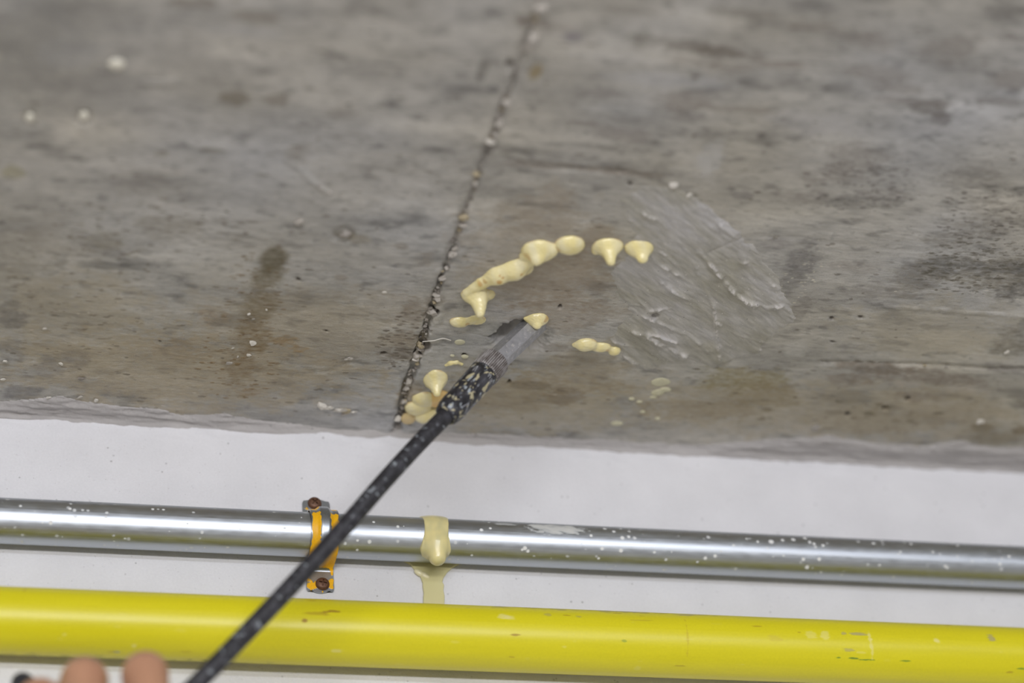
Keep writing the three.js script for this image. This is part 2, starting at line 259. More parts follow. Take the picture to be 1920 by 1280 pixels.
  [0.641, 0.1293, 0.016, 0.0153, [84, 80, 70], 0.5, 0.9, 0.8], [0.5675, 0.0949, 0.0319, 0.0052, [86, 76, 64], 0.55, 0.8, 0.6], [0.5959, 0.0897, 0.0387, 0.0074, [98, 88, 78], 0.5, 0.9, 0.7], [0.6237, 0.087, 0.0195, 0.0074, [92, 84, 76], 0.5, 0.9, 0.7], [0.6447, 0.1028, 0.0194, 0.0052, [86, 82, 78], 0.5, 0.8, 0.6],
  [0.5551, 0.0828, 0.016, 0.0074, [100, 88, 74], 0.45, 0.9, 0.6], [0.6035, 0.0683, 0.0163, 0.0054, [104, 94, 82], 0.4, 0.9, 0.6],
  // pale cement film
  [0.4117, 0.2539, 0.017, 0.0172, [170, 168, 164], 0.25, 0.8, 0.5], [0.4165, 0.2676, 0.0067, 0.0169, [160, 162, 166], 0.3, 0.8, 0.3], [0.349, 0.3385, 0.0239, 0.0038, [158, 156, 152], 0.4, 0.8, 0.3], [0.3179, 0.3541, 0.0104, 0.009, [156, 152, 146], 0.3, 0.8, 0.3],
  [0.3799, 0.3263, 0.0323, 0.0055, [152, 152, 154], 0.4, 0.8, 0.3], [0.4664, 0.3039, 0.0307, 0.0098, [150, 148, 148], 0.35, 0.8, 0.3], [0.5268, 0.3071, 0.0113, 0.0041, [150, 148, 148], 0.3, 0.8, 0.3], [0.356, 0.3007, 0.0163, 0.0032, [158, 158, 156], 0.35, 0.8, 0.3],
  [0.2445, 0.2339, 0.0329, 0.0256, [150, 146, 138], 0.3, 0.8, 0.4], [0.2538, 0.167, 0.0314, 0.0185, [150, 146, 138], 0.3, 0.8, 0.4], [0.082, 0.3081, 0.0151, 0.0152, [140, 140, 140], 0.3, 0.8, 0.3], [0.1636, 0.334, 0.0228, 0.0037, [146, 146, 146], 0.3, 0.7, 0.3],
  [0.1737, 0.1438, 0.017, 0.0122, [150, 146, 136], 0.3, 0.7, 0.4], [0.407, 0.0404, 0.0126, 0.0054, [150, 140, 120], 0.25, 0.8, 0.4], [0.6028, 0.1253, 0.0285, 0.0122, [156, 148, 130], 0.35, 0.7, 0.5],
  [0.589, 0.0807, 0.0129, 0.0043, [160, 152, 144], 0.35, 0.9, 0.8], [0.63, 0.0793, 0.0163, 0.0054, [158, 150, 142], 0.35, 0.9, 0.8], [0.5141, 0.108, 0.0081, 0.0092, [160, 158, 152], 0.5, 0.5, 0.4],
  // fresh grey concrete in the crater and its broken rim
  [0.3564, 0.0993, 0.017, 0.0192, [158, 156, 154], 0.85, 0.35, 0.25], [0.3411, 0.1125, 0.0102, 0.0035, [112, 111, 108], 0.5, 0.7, 0.7], [0.3689, 0.1058, 0.0027, 0.01, [104, 103, 100], 0.5, 0.9, 0.9], [0.3636, 0.0886, 0.0122, 0.0051, [152, 149, 146], 0.5, 0.6, 0.5],
];
const SPOT = [];                                    // small specks: [x, z, radius, colour, strength, stretch]
for (let i = 0; i < 1700; i++) { const d = rnd() < 0.8; SPOT.push([rr(-0.1, 0.85), rr(0, 0.5), d ? rr(0.0003, 0.0011) : rr(0.0003, 0.0007), d ? [70, 64, 54] : [176, 170, 160], rr(0.1, 0.5), rr(1, 3)]); }
function cluster(x, z, rx, rz, n, col, r0, r1) { for (let i = 0; i < n; i++) { const a = rnd() * 6.283, q = Math.sqrt(rnd()); SPOT.push([x + rx * q * Math.cos(a), z + rz * q * Math.sin(a), rr(r0, r1), col, rr(0.10, 0.5), rr(1, 3.2)]); } }
cluster(0.5928, 0.1955, 0.0336, 0.0283, 240, [66, 62, 52], 0.0003, 0.0013);
cluster(0.5814, 0.242, 0.0297, 0.0223, 160, [72, 68, 62], 0.0003, 0.0011);
cluster(0.506, 0.2561, 0.0318, 0.0217, 150, [76, 72, 68], 0.0003, 0.0011);
cluster(0.1998, 0.1226, 0.0173, 0.0529, 130, [84, 66, 42], 0.0003, 0.0010);
cluster(0.1997, 0.0622, 0.0267, 0.0358, 120, [92, 70, 40], 0.0003, 0.0010);
cluster(0.1057, 0.1123, 0.0424, 0.0719, 160, [86, 78, 64], 0.0003, 0.0011);
cluster(0.1411, 0.1772, 0.0551, 0.0269, 110, [88, 82, 72], 0.0004, 0.0014);
cluster(0.2887, 0.0922, 0.015, 0.0302, 120, [70, 62, 52], 0.0003, 0.0011);
cluster(0.4945, 0.1796, 0.012, 0.0331, 60, [214, 206, 180], 0.0002, 0.0005);
cluster(0.571, 0.0454, 0.0655, 0.0165, 40, [80, 74, 58], 0.0006, 0.0018);
cluster(0.2384, 0.2674, 0.0672, 0.0617, 60, [100, 96, 88], 0.0005, 0.0016);

function baseColour(x, z, o) {                       // grey cement film drawn out along the boards, over browner concrete
  const s = fbm(x * 7 + 3, z * 30, 4), b = fbm(x * 5, z * 7 + 40, 3), f = fbm(x * 130, z * 420 + 8, 2), g = noise(x * 1300, z * 1900), m = fbm(x * 28 + 9, z * 60, 3);
  const t = clamp(0.5 + b * 0.9 + 0.12 * s), l = 1 + 0.17 * s + 0.075 * f + 0.07 * g + 0.12 * m;
  const gr = sstep(0.10, 0.62, fbm(x * 17 + 31, z * 44 + 3, 4)) * 0.24 + sstep(0.14, 0.55, fbm(x * 60 + 7, z * 120, 3)) * 0.16 + sstep(0.2, 0.5, fbm(x * 150 + 11, z * 330, 3)) * 0.10, k = l * (1 - gr);
  o[0] = mix(144, 138, t) * k; o[1] = mix(144, 133, t) * k; o[2] = mix(144, 121, t) * k;
}
function paintSlab(data, w, h, x0, x1, z0, z1, bump) {
  const F = new Float32Array(w * h * 3), Bm = new Float32Array(w * h), c = [0, 0, 0], sx = (x1 - x0) / w, sz = (z1 - z0) / h;
  for (let j = 0; j < h; j++) { const z = z0 + (j + 0.5) * sz; for (let i = 0; i < w; i++) {
    const x = x0 + (i + 0.5) * sx, k = j * w + i; baseColour(x, z, c); F[k * 3] = c[0]; F[k * 3 + 1] = c[1]; F[k * 3 + 2] = c[2];
    Bm[k] = 0.5 + 0.22 * fbm(x * 160, z * 460, 3) + 0.14 * noise(x * 1500, z * 1500);
  } }
  const over = (cx, cz, rx, rz, fn) => {
    const i0 = Math.max(0, Math.floor((cx - rx - x0) / sx)), i1 = Math.min(w - 1, Math.ceil((cx + rx - x0) / sx)), j0 = Math.max(0, Math.floor((cz - rz - z0) / sz)), j1 = Math.min(h - 1, Math.ceil((cz + rz - z0) / sz));
    for (let j = j0; j <= j1; j++) for (let i = i0; i <= i1; i++) fn(x0 + (i + 0.5) * sx, z0 + (j + 0.5) * sz, j * w + i);
  };
  const put = (k, col, a) => { for (let q = 0; q < 3; q++) F[k * 3 + q] = mix(F[k * 3 + q], col[q], a); };
  for (const [cx, cz, rx, rz, col, a, rag, grain] of STAIN_VIGNETTE) over(cx, cz, rx * 1.7, rz * 1.7, (x, z, k) => {
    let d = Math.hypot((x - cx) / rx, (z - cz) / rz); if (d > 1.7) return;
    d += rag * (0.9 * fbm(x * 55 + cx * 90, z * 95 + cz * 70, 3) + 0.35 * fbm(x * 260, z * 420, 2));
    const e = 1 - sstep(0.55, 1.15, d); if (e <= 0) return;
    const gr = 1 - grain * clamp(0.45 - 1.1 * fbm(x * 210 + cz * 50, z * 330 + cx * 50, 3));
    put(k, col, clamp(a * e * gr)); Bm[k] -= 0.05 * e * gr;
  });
  for (const [cx, cz, r, col, a, st] of SPOT) over(cx, cz, r * st * 1.6, r * 1.6, (x, z, k) => {
    const d = Math.hypot((x - cx) / st, z - cz) / r + 0.5 * noise(x * 900, z * 900), e = 1 - sstep(0.6, 1.2, d);
    if (e > 0) { put(k, col, a * e); Bm[k] += (col[0] > 150 ? 0.3 : -0.35) * e * a; }
  });
  for (const [cx, cz, rx, rz] of PITS) over(cx, cz, rx * 1.4, rz * 1.4, (x, z, k) => { put(k, [58, 52, 46], 0.7 * (1 - sstep(0.5, 1.3, Math.hypot((x - cx) / rx, (z - cz) / rz)))); });
  for (let k = 0; k < w * h; k++) {
    for (let q = 0; q < 3; q++) data[k * 4 + q] = clamp(F[k * 3 + q] * ALB, 0, 255);
    data[k * 4 + 3] = 255; const b = clamp(Bm[k]) * 255; bump[k * 4] = bump[k * 4 + 1] = bump[k * 4 + 2] = b; bump[k * 4 + 3] = 255;
  }
}
const ALB = 1.27;
const SX0 = -0.12, SX1 = 0.86, SZ1 = 0.56, SJ = jointX(0.2);
function slabMaterial(x0, x1) {
  const bump = tex(2048, 2048, () => {}, false);
  const map = tex(2048, 2048, (d, w, h) => paintSlab(d, w, h, x0, x1, 0, SZ1, bump.image.data), true);
  for (const t of [map, bump]) t.wrapS = t.wrapT = THREE.ClampToEdgeWrapping;
  return new THREE.MeshStandardMaterial({ map, bumpMap: bump, bumpScale: 0.0007, roughness: 0.78 });
}
const plainConcrete = (() => {
  const map = tex(1024, 1024, (d, w, h) => { const c = [0, 0, 0]; for (let j = 0; j < h; j++) for (let i = 0; i < w; i++) { baseColour(i / w * 1.2, j / h * 1.2, c); const k = (j * w + i) * 4; for (let q = 0; q < 3; q++) d[k + q] = clamp(c[q] * ALB * 0.97, 0, 255); d[k + 3] = 255; } }, true);
  map.wrapS = map.wrapT = THREE.MirroredRepeatWrapping;
  return new THREE.MeshStandardMaterial({ map, roughness: 0.8 });
})();

// ---------------------------------------------------------------- room shell
const RX0 = -2.4, RX1 = 3.0, RZ1 = 5.4, T = 0.2;
function planeUV(g, sx, sy) { const u = g.attributes.uv; for (let i = 0; i < u.count; i++) u.setXY(i, u.getX(i) * sx, u.getY(i) * sy); return g; }
const ceiling = new THREE.Group(); ceiling.name = 'ceiling'; scene.add(ceiling);
struct(ceiling, 'stained grey concrete ceiling slab with an open board joint', 'ceiling');
const jx0 = (z) => jointX(z);
const zs = spacing([[0, HOLE[1] - 0.024, 0.0016], [HOLE[1] - 0.024, HOLE[1] + 0.024, 0.0007], [HOLE[1] + 0.024, 0.30, 0.0016], [0.30, SZ1, 0.004]]);
{
  const xs = spacing([[0, 0.36, 0.0022], [0.36, 0.405, 0.0011], [0.405, 0.418, 0.0006]]).map((v) => v / 0.418);
  const gl = gridGeo(xs.length, zs.length, (i, j) => { const z = zs[j], x = mix(SX0, jx0(z), xs[i]); return [x, CEIL - slabH(x, z), z, (x - SX0) / (SJ + 0.02 - SX0), z / SZ1]; });
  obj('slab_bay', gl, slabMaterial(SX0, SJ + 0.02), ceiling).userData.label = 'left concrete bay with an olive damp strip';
  const hx = HOLE[0] - SJ, L = SX1 - SJ;
  const xr = spacing([[0, 0.012, 0.0006], [0.012, hx - 0.024, 0.0011], [hx - 0.024, hx + 0.024, 0.0007], [hx + 0.024, 0.42, 0.0016], [0.42, L, 0.004]]).map((v) => v / L);
  const gr = gridGeo(xr.length, zs.length, (i, j) => { const z = zs[j], x = mix(jx0(z), SX1, xr[i]); return [x, CEIL - slabH(x, z), z, (x - SJ + 0.02) / (SX1 - SJ + 0.02), z / SZ1]; });
  obj('slab_bay', gr, slabMaterial(SJ - 0.02, SX1), ceiling).userData.label = 'right concrete bay with the drilled hole';
  const rest = [[RX0, SX0, 0, RZ1], [SX1, RX1, 0, RZ1], [SX0, SX1, SZ1, RZ1]].map(([a, b, c, d]) => {
    const g = new THREE.PlaneGeometry(b - a, d - c); g.rotateX(Math.PI / 2); g.translate((a + b) / 2, CEIL, (c + d) / 2); return planeUV(g, (b - a) / 1.2, (d - c) / 1.2);
  });
  rest.push(box(RX0 - T, RX1 + T, CEIL + 0.04, CEIL + 0.2, -T, RZ1 + T));
  obj('slab_body', mergeGeometries(rest.map((g) => { g = g.toNonIndexed(); return g; })), plainConcrete, ceiling);
}

// white wall: fine pores and roller grain
const wallTex = (() => {
  const bump = tex(1024, 1024, (d, w, h) => {
    for (let j = 0; j < h; j++) for (let i = 0; i < w; i++) { const x = i / w * 0.4, y = j / h * 0.4, k = (j * w + i) * 4, v = clamp(0.5 + 0.25 * fbm(x * 300, y * 300, 3) + 0.2 * noise(x * 1100, y * 1100)) * 255; d[k] = d[k + 1] = d[k + 2] = v; d[k + 3] = 255; }
    for (let n = 0; n < 1600; n++) { const cx = rr(0, w), cy = rr(0, h), r = rr(0.5, 1.4); for (let j = -4; j <= 4; j++) for (let i = -4; i <= 4; i++) if (i * i + j * j < r * r) { const k = ((((cy + j) | 0) + h) % h * w + (((cx + i) | 0) + w) % w) * 4; d[k] = d[k + 1] = d[k + 2] = 0; } }
  }, false);
  const map = tex(1024, 1024, (d, w, h) => {
    for (let j = 0; j < h; j++) for (let i = 0; i < w; i++) { const x = i / w * 0.4, y = j / h * 0.4, k = (j * w + i) * 4, l = 1 + 0.03 * fbm(x * 30, y * 30, 3) + 0.02 * noise(x * 900, y * 900); d[k] = clamp(216 * l, 0, 255); d[k + 1] = clamp(215 * l, 0, 255); d[k + 2] = clamp(216 * l, 0, 255); d[k + 3] = 255; }
    for (let n = 0; n < 1500; n++) { const cx = rr(0, w), cy = rr(0, h), q = rnd(), r = 0.5 + 1.1 * q * q * q, a = rr(0.08, 0.5); for (let j = -3; j <= 3; j++) for (let i = -3; i <= 3; i++) if (i * i + j * j < r * r) { const k = ((((cy + j) | 0) + h) % h * w + (((cx + i) | 0) + w) % w) * 4; d[k] = mix(d[k], 120, a); d[k + 1] = mix(d[k + 1], 118, a); d[k + 2] = mix(d[k + 2], 116, a); } }
  }, true);
  map.wrapS = map.wrapT = bump.wrapS = bump.wrapT = THREE.MirroredRepeatWrapping;
  return { map, bump };
})();
const whitePaint = new THREE.MeshStandardMaterial({ map: wallTex.map, bumpMap: wallTex.bump, bumpScale: 0.0004, roughness: 0.85 });
const roomPaint = new THREE.MeshStandardMaterial({ color: 0xe2e0dc, roughness: 0.9 });
const floorMat = new THREE.MeshStandardMaterial({ color: 0xcfcac2, roughness: 0.8 });
{
  const wall = new THREE.Group(); wall.name = 'wall_back'; scene.add(wall);
  struct(wall, 'white plastered wall below the concrete ceiling', 'wall');
  const xs = spacing([[-0.14, 0.88, 0.003]]), ys = spacing([[CEIL - 0.42, CEIL - 0.03, 0.004], [CEIL - 0.03, CEIL + 0.006, 0.0012]]);
  const g = gridGeo(xs.length, ys.length, (i, j) => {
    const x = xs[i], y = ys[j], t = sstep(0.022, 0.0, CEIL - y);
    const z = 0.0006 * fbm(x * 14, y * 14, 3) + t * (0.0016 * fbm(x * 26, y * 60, 3) + 0.0008 * fbm(x * 120, y * 260, 2)) - 0.0004;
    return [x, y, Math.min(z, 0.004), x / 0.4, y / 0.4];
  }, true);
  obj('plaster_face', g, whitePaint, wall);
  const rest = [[RX0, -0.14, 0, CEIL], [0.88, RX1, 0, CEIL], [-0.14, 0.88, 0, CEIL - 0.42]].map(([a, b, c, d]) => { const p = new THREE.PlaneGeometry(b - a, d - c); p.translate((a + b) / 2, (c + d) / 2, 0); return planeUV(p, (b - a) / 0.4, (d - c) / 0.4); });
  rest.push(box(RX0 - T, RX1 + T, -T, CEIL + 0.04, -T, -0.012));
  obj('wall_body', mergeGeometries(rest.map((q) => q.toNonIndexed())), whitePaint, wall);
  // the smear of wall plaster dragged on to the concrete along the corner: [x, reach]
  const REACH = [[-0.14, 0.010], [0.0703, 0.0112], [0.0879, 0.0151], [0.1025, 0.0197], [0.1178, 0.0159], [0.1393, 0.0127], [0.1606, 0.0126], [0.1734, 0.0084], [0.1976, 0.0114], [0.2168, 0.0072], [0.2423, 0.0042], [0.2682, 0], [0.2868, 0.0029], [0.3002, -0.0008], [0.3345, 0.0042], [0.3697, 0.0065], [0.4085, 0.0079], [0.4488, 0.0055], [0.4889, 0.0059], [0.5264, 0.0158], [0.5643, 0.0247], [0.5974, 0.018], [0.6283, 0.0186], [0.646, 0.0273], [0.6654, 0.0221], [0.6896, 0.0232], [0.88, 0.016]];
  const reach = (x) => { for (let i = 1; i < REACH.length; i++) if (x < REACH[i][0]) return Math.max(0.0012, mix(REACH[i - 1][1], REACH[i][1], (x - REACH[i - 1][0]) / (REACH[i][0] - REACH[i - 1][0]))); return 0.01; };
  const sx = spacing([[-0.14, 0.88, 0.0016]]), sz = spacing([[-0.003, 0.03, 0.0008]]);
  const sg = gridGeo(sx.length, sz.length, (i, j) => {
    const x = sx[i], z = sz[j], R = reach(x) + 0.0026 * fbm(x * 110, 4, 4), rough = 0.0015 * fbm(x * 45, z * 300, 3) + 0.0004 * fbm(x * 300, z * 500, 2);
    const d = R - z, t = d > 0 ? 0.0004 + 0.0013 * sstep(0, 0.006, d) + rough : -0.0009 + d * 0.5;
    return [x, CEIL - Math.max(t, -0.004) - 0.0022 * Math.exp(-Math.max(z, 0) / 0.0015), z, x / 0.4, z / 0.4];
  });
  const smear = new THREE.MeshStandardMaterial({ map: wallTex.map, color: 0xd2cec9, bumpMap: wallTex.bump, bumpScale: 0.0005, roughness: 0.9 });
  obj('plaster_smear', sg, smear, wall).userData.label = 'ragged grey-white plaster smeared on to the concrete';
}
struct(obj('floor', box(RX0 - T, RX1 + T, -T, 0, -T, RZ1 + T), floorMat), 'pale grey floor', 'floor');
struct(obj('wall_left', box(RX0 - T, RX0, 0, CEIL + 0.04, 0, RZ1), roomPaint), 'plain light wall at the left', 'wall');
struct(obj('wall_right', box(RX1, RX1 + T, 0, CEIL + 0.04, 0, RZ1), roomPaint), 'plain light wall at the right', 'wall');
struct(obj('wall_front', box(RX0 - T, RX1 + T, 0, CEIL + 0.04, RZ1, RZ1 + T), roomPaint), 'plain light wall behind the camera', 'wall');

// ---------------------------------------------------------------- lamps
const lampBody = new THREE.MeshStandardMaterial({ color: 0xe8e8e6, roughness: 0.5 }), rodMat = new THREE.MeshStandardMaterial({ color: 0x9a9a9a, roughness: 0.35, metalness: 1 });
LAMPS.forEach(([x, y, z, len, wd, lean, power, colour], n) => {
  const t = thing('linear_lamp', n ? 'long cool white linear lamp hanging over the far half of the room' : 'long warm white linear lamp hanging behind the camera', 'lamp', [x, y, z]);
  const head = new THREE.Group(); head.name = 'lamp_head'; head.rotation.x = -lean; t.add(head);
  const body = new THREE.BoxGeometry(len + 0.04, wd + 0.02, 0.05); body.translate(0, 0, 0.03); obj('housing', body, lampBody, head);
  const dg = new THREE.BoxGeometry(len, wd, 0.006);
  obj('diffuser', dg, new THREE.MeshStandardMaterial({ color: 0xffffff, emissive: colour, emissiveIntensity: 2.0, roughness: 0.6 }), head);
  for (const s of [-1, 1]) { const r = new THREE.CylinderGeometry(0.004, 0.004, CEIL - y, 10); r.translate(s * len * 0.35, (CEIL - y) / 2, 0.03); obj('hanger_rod', r, rodMat, t); }
  const L = new THREE.RectAreaLight(colour, power, len, wd); L.position.set(0, 0, -0.006); head.add(L); L.name = 'lamp_light'; L.castShadow = true;   // shines towards -z, at the white wall
});

// ---------------------------------------------------------------- loose matter in the board joint, plaster flecks (parts of the ceiling)
function pebble(s, n) {
  const g = mergeVertices(new THREE.IcosahedronGeometry(1, n % 2).deleteAttribute('uv').deleteAttribute('normal')), p = g.attributes.position;
  for (let i = 0; i < p.count; i++) { const k = rr(0.5, 1.15); p.setXYZ(i, p.getX(i) * k * s, p.getY(i) * k * s, p.getZ(i) * k * s); }
  const f = g.toNonIndexed(); f.computeVertexNormals(); return f;
}
const PEB = [0, 1, 2, 3, 4, 5, 6, 7].map((n) => pebble(1, n + 1));
const crumbMats = [0xa09a93, 0x8d867d, 0xb4aea5, 0x7a746d, 0xb3a68a, 0xd2cdc3].map((c) => new THREE.MeshStandardMaterial({ color: c, roughness: 0.9, flatShading: true }));
function crumb(name, x, z, r, m, drop, sq = 0.7) {
  const c = obj(name, PEB[Math.floor(rnd() * 8)], crumbMats[m], ceiling);
  c.position.set(x, CEIL - drop, z); c.scale.set(r * rr(0.8, 1.3), r * sq, r * rr(0.8, 1.4)); c.rotation.set(rr(-0.4, 0.4), rr(0, 6.28), rr(-0.4, 0.4)); return c;
}
for (let i = 0; i < 150; i++) {
  const z = 0.004 + 0.385 * Math.pow(i / 150, 1.0) + rr(-0.001, 0.001), big = rnd();
  crumb('crumb', jointX(z) + rr(-0.0017, 0.0017), z, big < 0.12 ? rr(0.0016, 0.0024) : rr(0.0006, 0.0015), [0, 0, 1, 1, 2, 3, 3, 4][Math.floor(rnd() * 8)], rr(-0.0022, -0.0001) * (z > 0.17 ? 0.45 : 1), 0.85);
}
for (const [x, z, r, m] of [[0.3005, 0.3, 0.0034, 2], [0.3002, 0.2842, 0.0022, 2], [0.2995, 0.2749, 0.002, 2], [0.2988, 0.2689, 0.0026, 5], [0.2973, 0.2424, 0.0024, 4], [0.2983, 0.235, 0.0016, 2], [0.2983, 0.2063, 0.0028, 4], [0.2985, 0.2, 0.002, 2], [0.3024, 0.349, 0.0035, 0], [0.3023, 0.3423, 0.003, 0], [0.3012, 0.3703, 0.0035, 2], [0.2985, 0.1748, 0.0026, 2], [0.2984, 0.1611, 0.0028, 2], [0.2979, 0.1519, 0.0026, 0], [0.2982, 0.1358, 0.0034, 2], [0.2983, 0.1205, 0.0034, 2], [0.2986, 0.0855, 0.0036, 1], [0.2981, 0.0787, 0.004, 0], [0.2978, 0.0755, 0.003, 5], [0.298, 0.0539, 0.0034, 0], [0.2984, 0.0469, 0.003, 0], [0.2993, 0.0324, 0.0026, 2], [0.299, 0.0159, 0.0028, 5]])
  crumb('crumb', x, z, z > 0.17 ? r * 1.15 : r * 0.9, m === 0 ? 2 : m, z > 0.17 ? 0.0004 : -0.0008, 0.8);
for (const [x, z, r, m, sq] of [[0.4036, 0.2462, 0.0032, 5, 0.4], [0.4137, 0.2384, 0.0016, 5, 0.4], [0.4171, 0.2348, 0.0014, 2, 0.5], [0.2533, 0.0251, 0.0034, 5, 0.5], [0.2567, 0.0232, 0.003, 5, 0.4], [0.2632, 0.0217, 0.0044, 5, 0.35], [0.2676, 0.0216, 0.0036, 4, 0.35], [0.2721, 0.0209, 0.003, 5, 0.35], [0.2667, 0.0177, 0.002, 2, 0.5],
  [0.2121, 0.1927, 0.0026, 2, 0.5], [0.2391, 0.1848, 0.0024, 0, 0.6], [0.2364, 0.1836, 0.002, 1, 0.6], [0.2686, 0.1365, 0.0013, 5, 0.5], [0.1981, 0.1087, 0.0014, 5, 0.5], [0.201, 0.1045, 0.0011, 2, 0.4], [0.2042, 0.0827, 0.002, 5, 0.3], [0.1938, 0.076, 0.0014, 5, 0.4], [0.2033, 0.0703, 0.0016, 5, 0.4], [0.1976, 0.0682, 0.0012, 2, 0.4], [0.1937, 0.0616, 0.0022, 2, 0.4], [0.2599, 0.0726, 0.0022, 2, 0.4], [0.0893, 0.0836, 0.0014, 5, 0.4], [0.1011, 0.0515, 0.0015, 5, 0.4], [0.1133, 0.0382, 0.0022, 1, 0.5], [0.0704, 0.0504, 0.002, 5, 0.4], [0.0702, 0.0333, 0.0024, 5, 0.4], [0.2071, 0.1136, 0.0008, 5, 0.5],
  [0.2236, 0.2187, 0.0022, 2, 0.5], [0.2176, 0.2232, 0.002, 0, 0.5], [0.4447, 0.1774, 0.0024, 5, 0.5], [0.4502, 0.1756, 0.002, 2, 0.5], [0.641, 0.1192, 0.002, 5, 0.4], [0.5968, 0.1012, 0.0015, 4, 0.4], [0.6102, 0.1009, 0.0014, 2, 0.4], [0.6511, 0.0487, 0.0026, 5, 0.25], [0.5517, 0.0321, 0.0034, 0, 0.25], [0.0967, 0.0175, 0.002, 5, 0.5], [0.1144, 0.0204, 0.0018, 2, 0.5], [0.1237, 0.0176, 0.0022, 5, 0.4]])
  crumb('plaster_fleck', x, z, r, m, 0.0002, sq * 0.8);
{
  const f = new THREE.CatmullRomCurve3([[0.2981, 0.0942], [0.3046, 0.0969], [0.3089, 0.0984], [0.3136, 0.0979]].map(([x, z], i) => new THREE.Vector3(x, CEIL - 0.0008 - (i % 2) * 0.0006, z)));
  obj('fibre', new THREE.TubeGeometry(f, 20, 0.0003, 6), crumbMats[5], ceiling).userData.label = 'thin pale fibre';
}

// ---------------------------------------------------------------- trowelled repair patch (part of the ceiling)
{
  const poly = [[0.3741, 0.2306], [0.3846, 0.2462], [0.4115, 0.244], [0.4342, 0.2272], [0.4547, 0.2087], [0.4677, 0.1959], [0.4863, 0.1738], [0.502, 0.1481], [0.5071, 0.1339], [0.4961, 0.114], [0.4926, 0.0989], [0.4731, 0.083], [0.4551, 0.0897], [0.4333, 0.0757], [0.4149, 0.0908], [0.4036, 0.1043], [0.4028, 0.1196], [0.4093, 0.1305], [0.3964, 0.1441], [0.3873, 0.1676], [0.391, 0.1825], [0.3921, 0.2015]];
  const inside = (x, z) => { let c = false; for (let i = 0, j = poly.length - 1; i < poly.length; j = i++) { const [a, b] = poly[i], [e, f] = poly[j]; if ((b > z) !== (f > z) && x < (e - a) * (z - b) / (f - b) + a) c = !c; } return c; };
  // trowel ridges: [points, width, height, drawn-out side]
  const R = [
    [[[0.4081, 0.183], [0.4231, 0.1726], [0.4356, 0.1652]], 0.0011, 0.0012], [[[0.4118, 0.1896], [0.4241, 0.178]], 0.0010, 0.0006],
    [[[0.4329, 0.192], [0.4446, 0.1789], [0.4604, 0.161], [0.472, 0.1514], [0.4788, 0.1456]], 0.0013, 0.0017], [[[0.4317, 0.1832], [0.4428, 0.164], [0.4543, 0.1454], [0.4627, 0.1209], [0.4729, 0.0947]], 0.0011, 0.0013],
    [[[0.4168, 0.1313], [0.4311, 0.1247], [0.4475, 0.1167], [0.4642, 0.1028]], 0.0012, 0.0015], [[[0.4154, 0.1169], [0.4249, 0.1127], [0.4384, 0.1038], [0.4512, 0.0967]], 0.0015, 0.0020], [[[0.4195, 0.1153], [0.429, 0.1152], [0.4435, 0.1085]], 0.001, 0.0012],
    [[[0.4717, 0.1523], [0.4861, 0.1464], [0.4945, 0.1498], [0.5068, 0.1349]], 0.0013, 0.0016], [[[0.4192, 0.1624], [0.4308, 0.1538], [0.4405, 0.1479], [0.4471, 0.1335]], 0.0010, 0.0011],
    [[[0.4165, 0.091], [0.4319, 0.0809]], 0.0011, 0.0013], [[[0.3928, 0.221], [0.4012, 0.2174], [0.4089, 0.2109]], 0.0011, 0.0013], [[[0.3779, 0.216], [0.3844, 0.2136]], 0.001, 0.001],
    [[[0.4602, 0.1855], [0.4749, 0.1725], [0.4869, 0.164]], 0.0016, 0.0012], [[[0.4374, 0.216], [0.4474, 0.2078]], 0.0013, 0.0014], [[[0.4937, 0.1059], [0.5005, 0.0997], [0.4989, 0.0878]], 0.001, 0.0012], [[[0.405, 0.1525], [0.4185, 0.1365], [0.4299, 0.1403]], 0.0009, 0.0010],
    [[[0.4066, 0.1046], [0.4202, 0.1008], [0.4332, 0.0996]], 0.0009, 0.0006], [[[0.4608, 0.1309], [0.4752, 0.1196], [0.493, 0.1137]], 0.0012, 0.0009],
  ];
  const dir = [0.78, -0.62];                         // trowel strokes run towards the wall and to the right
  const xs = spacing([[Math.min(...poly.map((p) => p[0])) - 0.008, Math.max(...poly.map((p) => p[0])) + 0.008, 0.0007]]), pz = spacing([[Math.min(...poly.map((p) => p[1])) - 0.008, Math.max(...poly.map((p) => p[1])) + 0.008, 0.0007]]);
  const closed = [...poly, poly[0]];
  const ph = (x, z) => {
    const e = polyDist(x, z, closed) * (inside(x, z) ? 1 : -1) + 0.0035 * fbm(x * 70, z * 70, 3) + 0.0012 * fbm(x * 300, z * 300, 2);
    const u = x * dir[0] + z * dir[1], v = -x * dir[1] + z * dir[0];
    let t = -0.0006 + 0.0012 * sstep(-0.001, 0.006, e) + 0.0003 * sstep(0.004, 0.03, e);
    const k = sstep(0, 0.004, e);
    t += k * (0.0009 * fbm(u * 22, v * 75, 3) + 0.00034 * fbm(u * 120, v * 520, 3) + 0.0001 * noise(x * 900, z * 900));
    for (const [pts, w, a] of R) { const d = polyDist(x, z, pts); if (d < 0.012) t += sstep(-0.004, 0.003, e) * a * (0.35 + 0.75 * sstep(-0.15, 0.25, fbm(x * 75 + 6, z * 75, 2))) * (Math.exp(-((d / w) ** 2)) * (0.8 + 0.8 * fbm(x * 350, z * 350, 2)) + 0.35 * Math.exp(-((d / (w * 4)) ** 2))); }
    return e < -0.003 ? -0.003 : t;
  };
  const x0 = xs[0], x1 = xs.at(-1), z0 = pz[0], z1 = pz.at(-1);
  const g = gridGeo(xs.length, pz.length, (i, j) => { const x = xs[i], z = pz[j], t = ph(x, z); return [x, CEIL - Math.min(slabH(x, z), 0.0008) - t, z, (x - x0) / (x1 - x0), (z - z0) / (z1 - z0)]; });
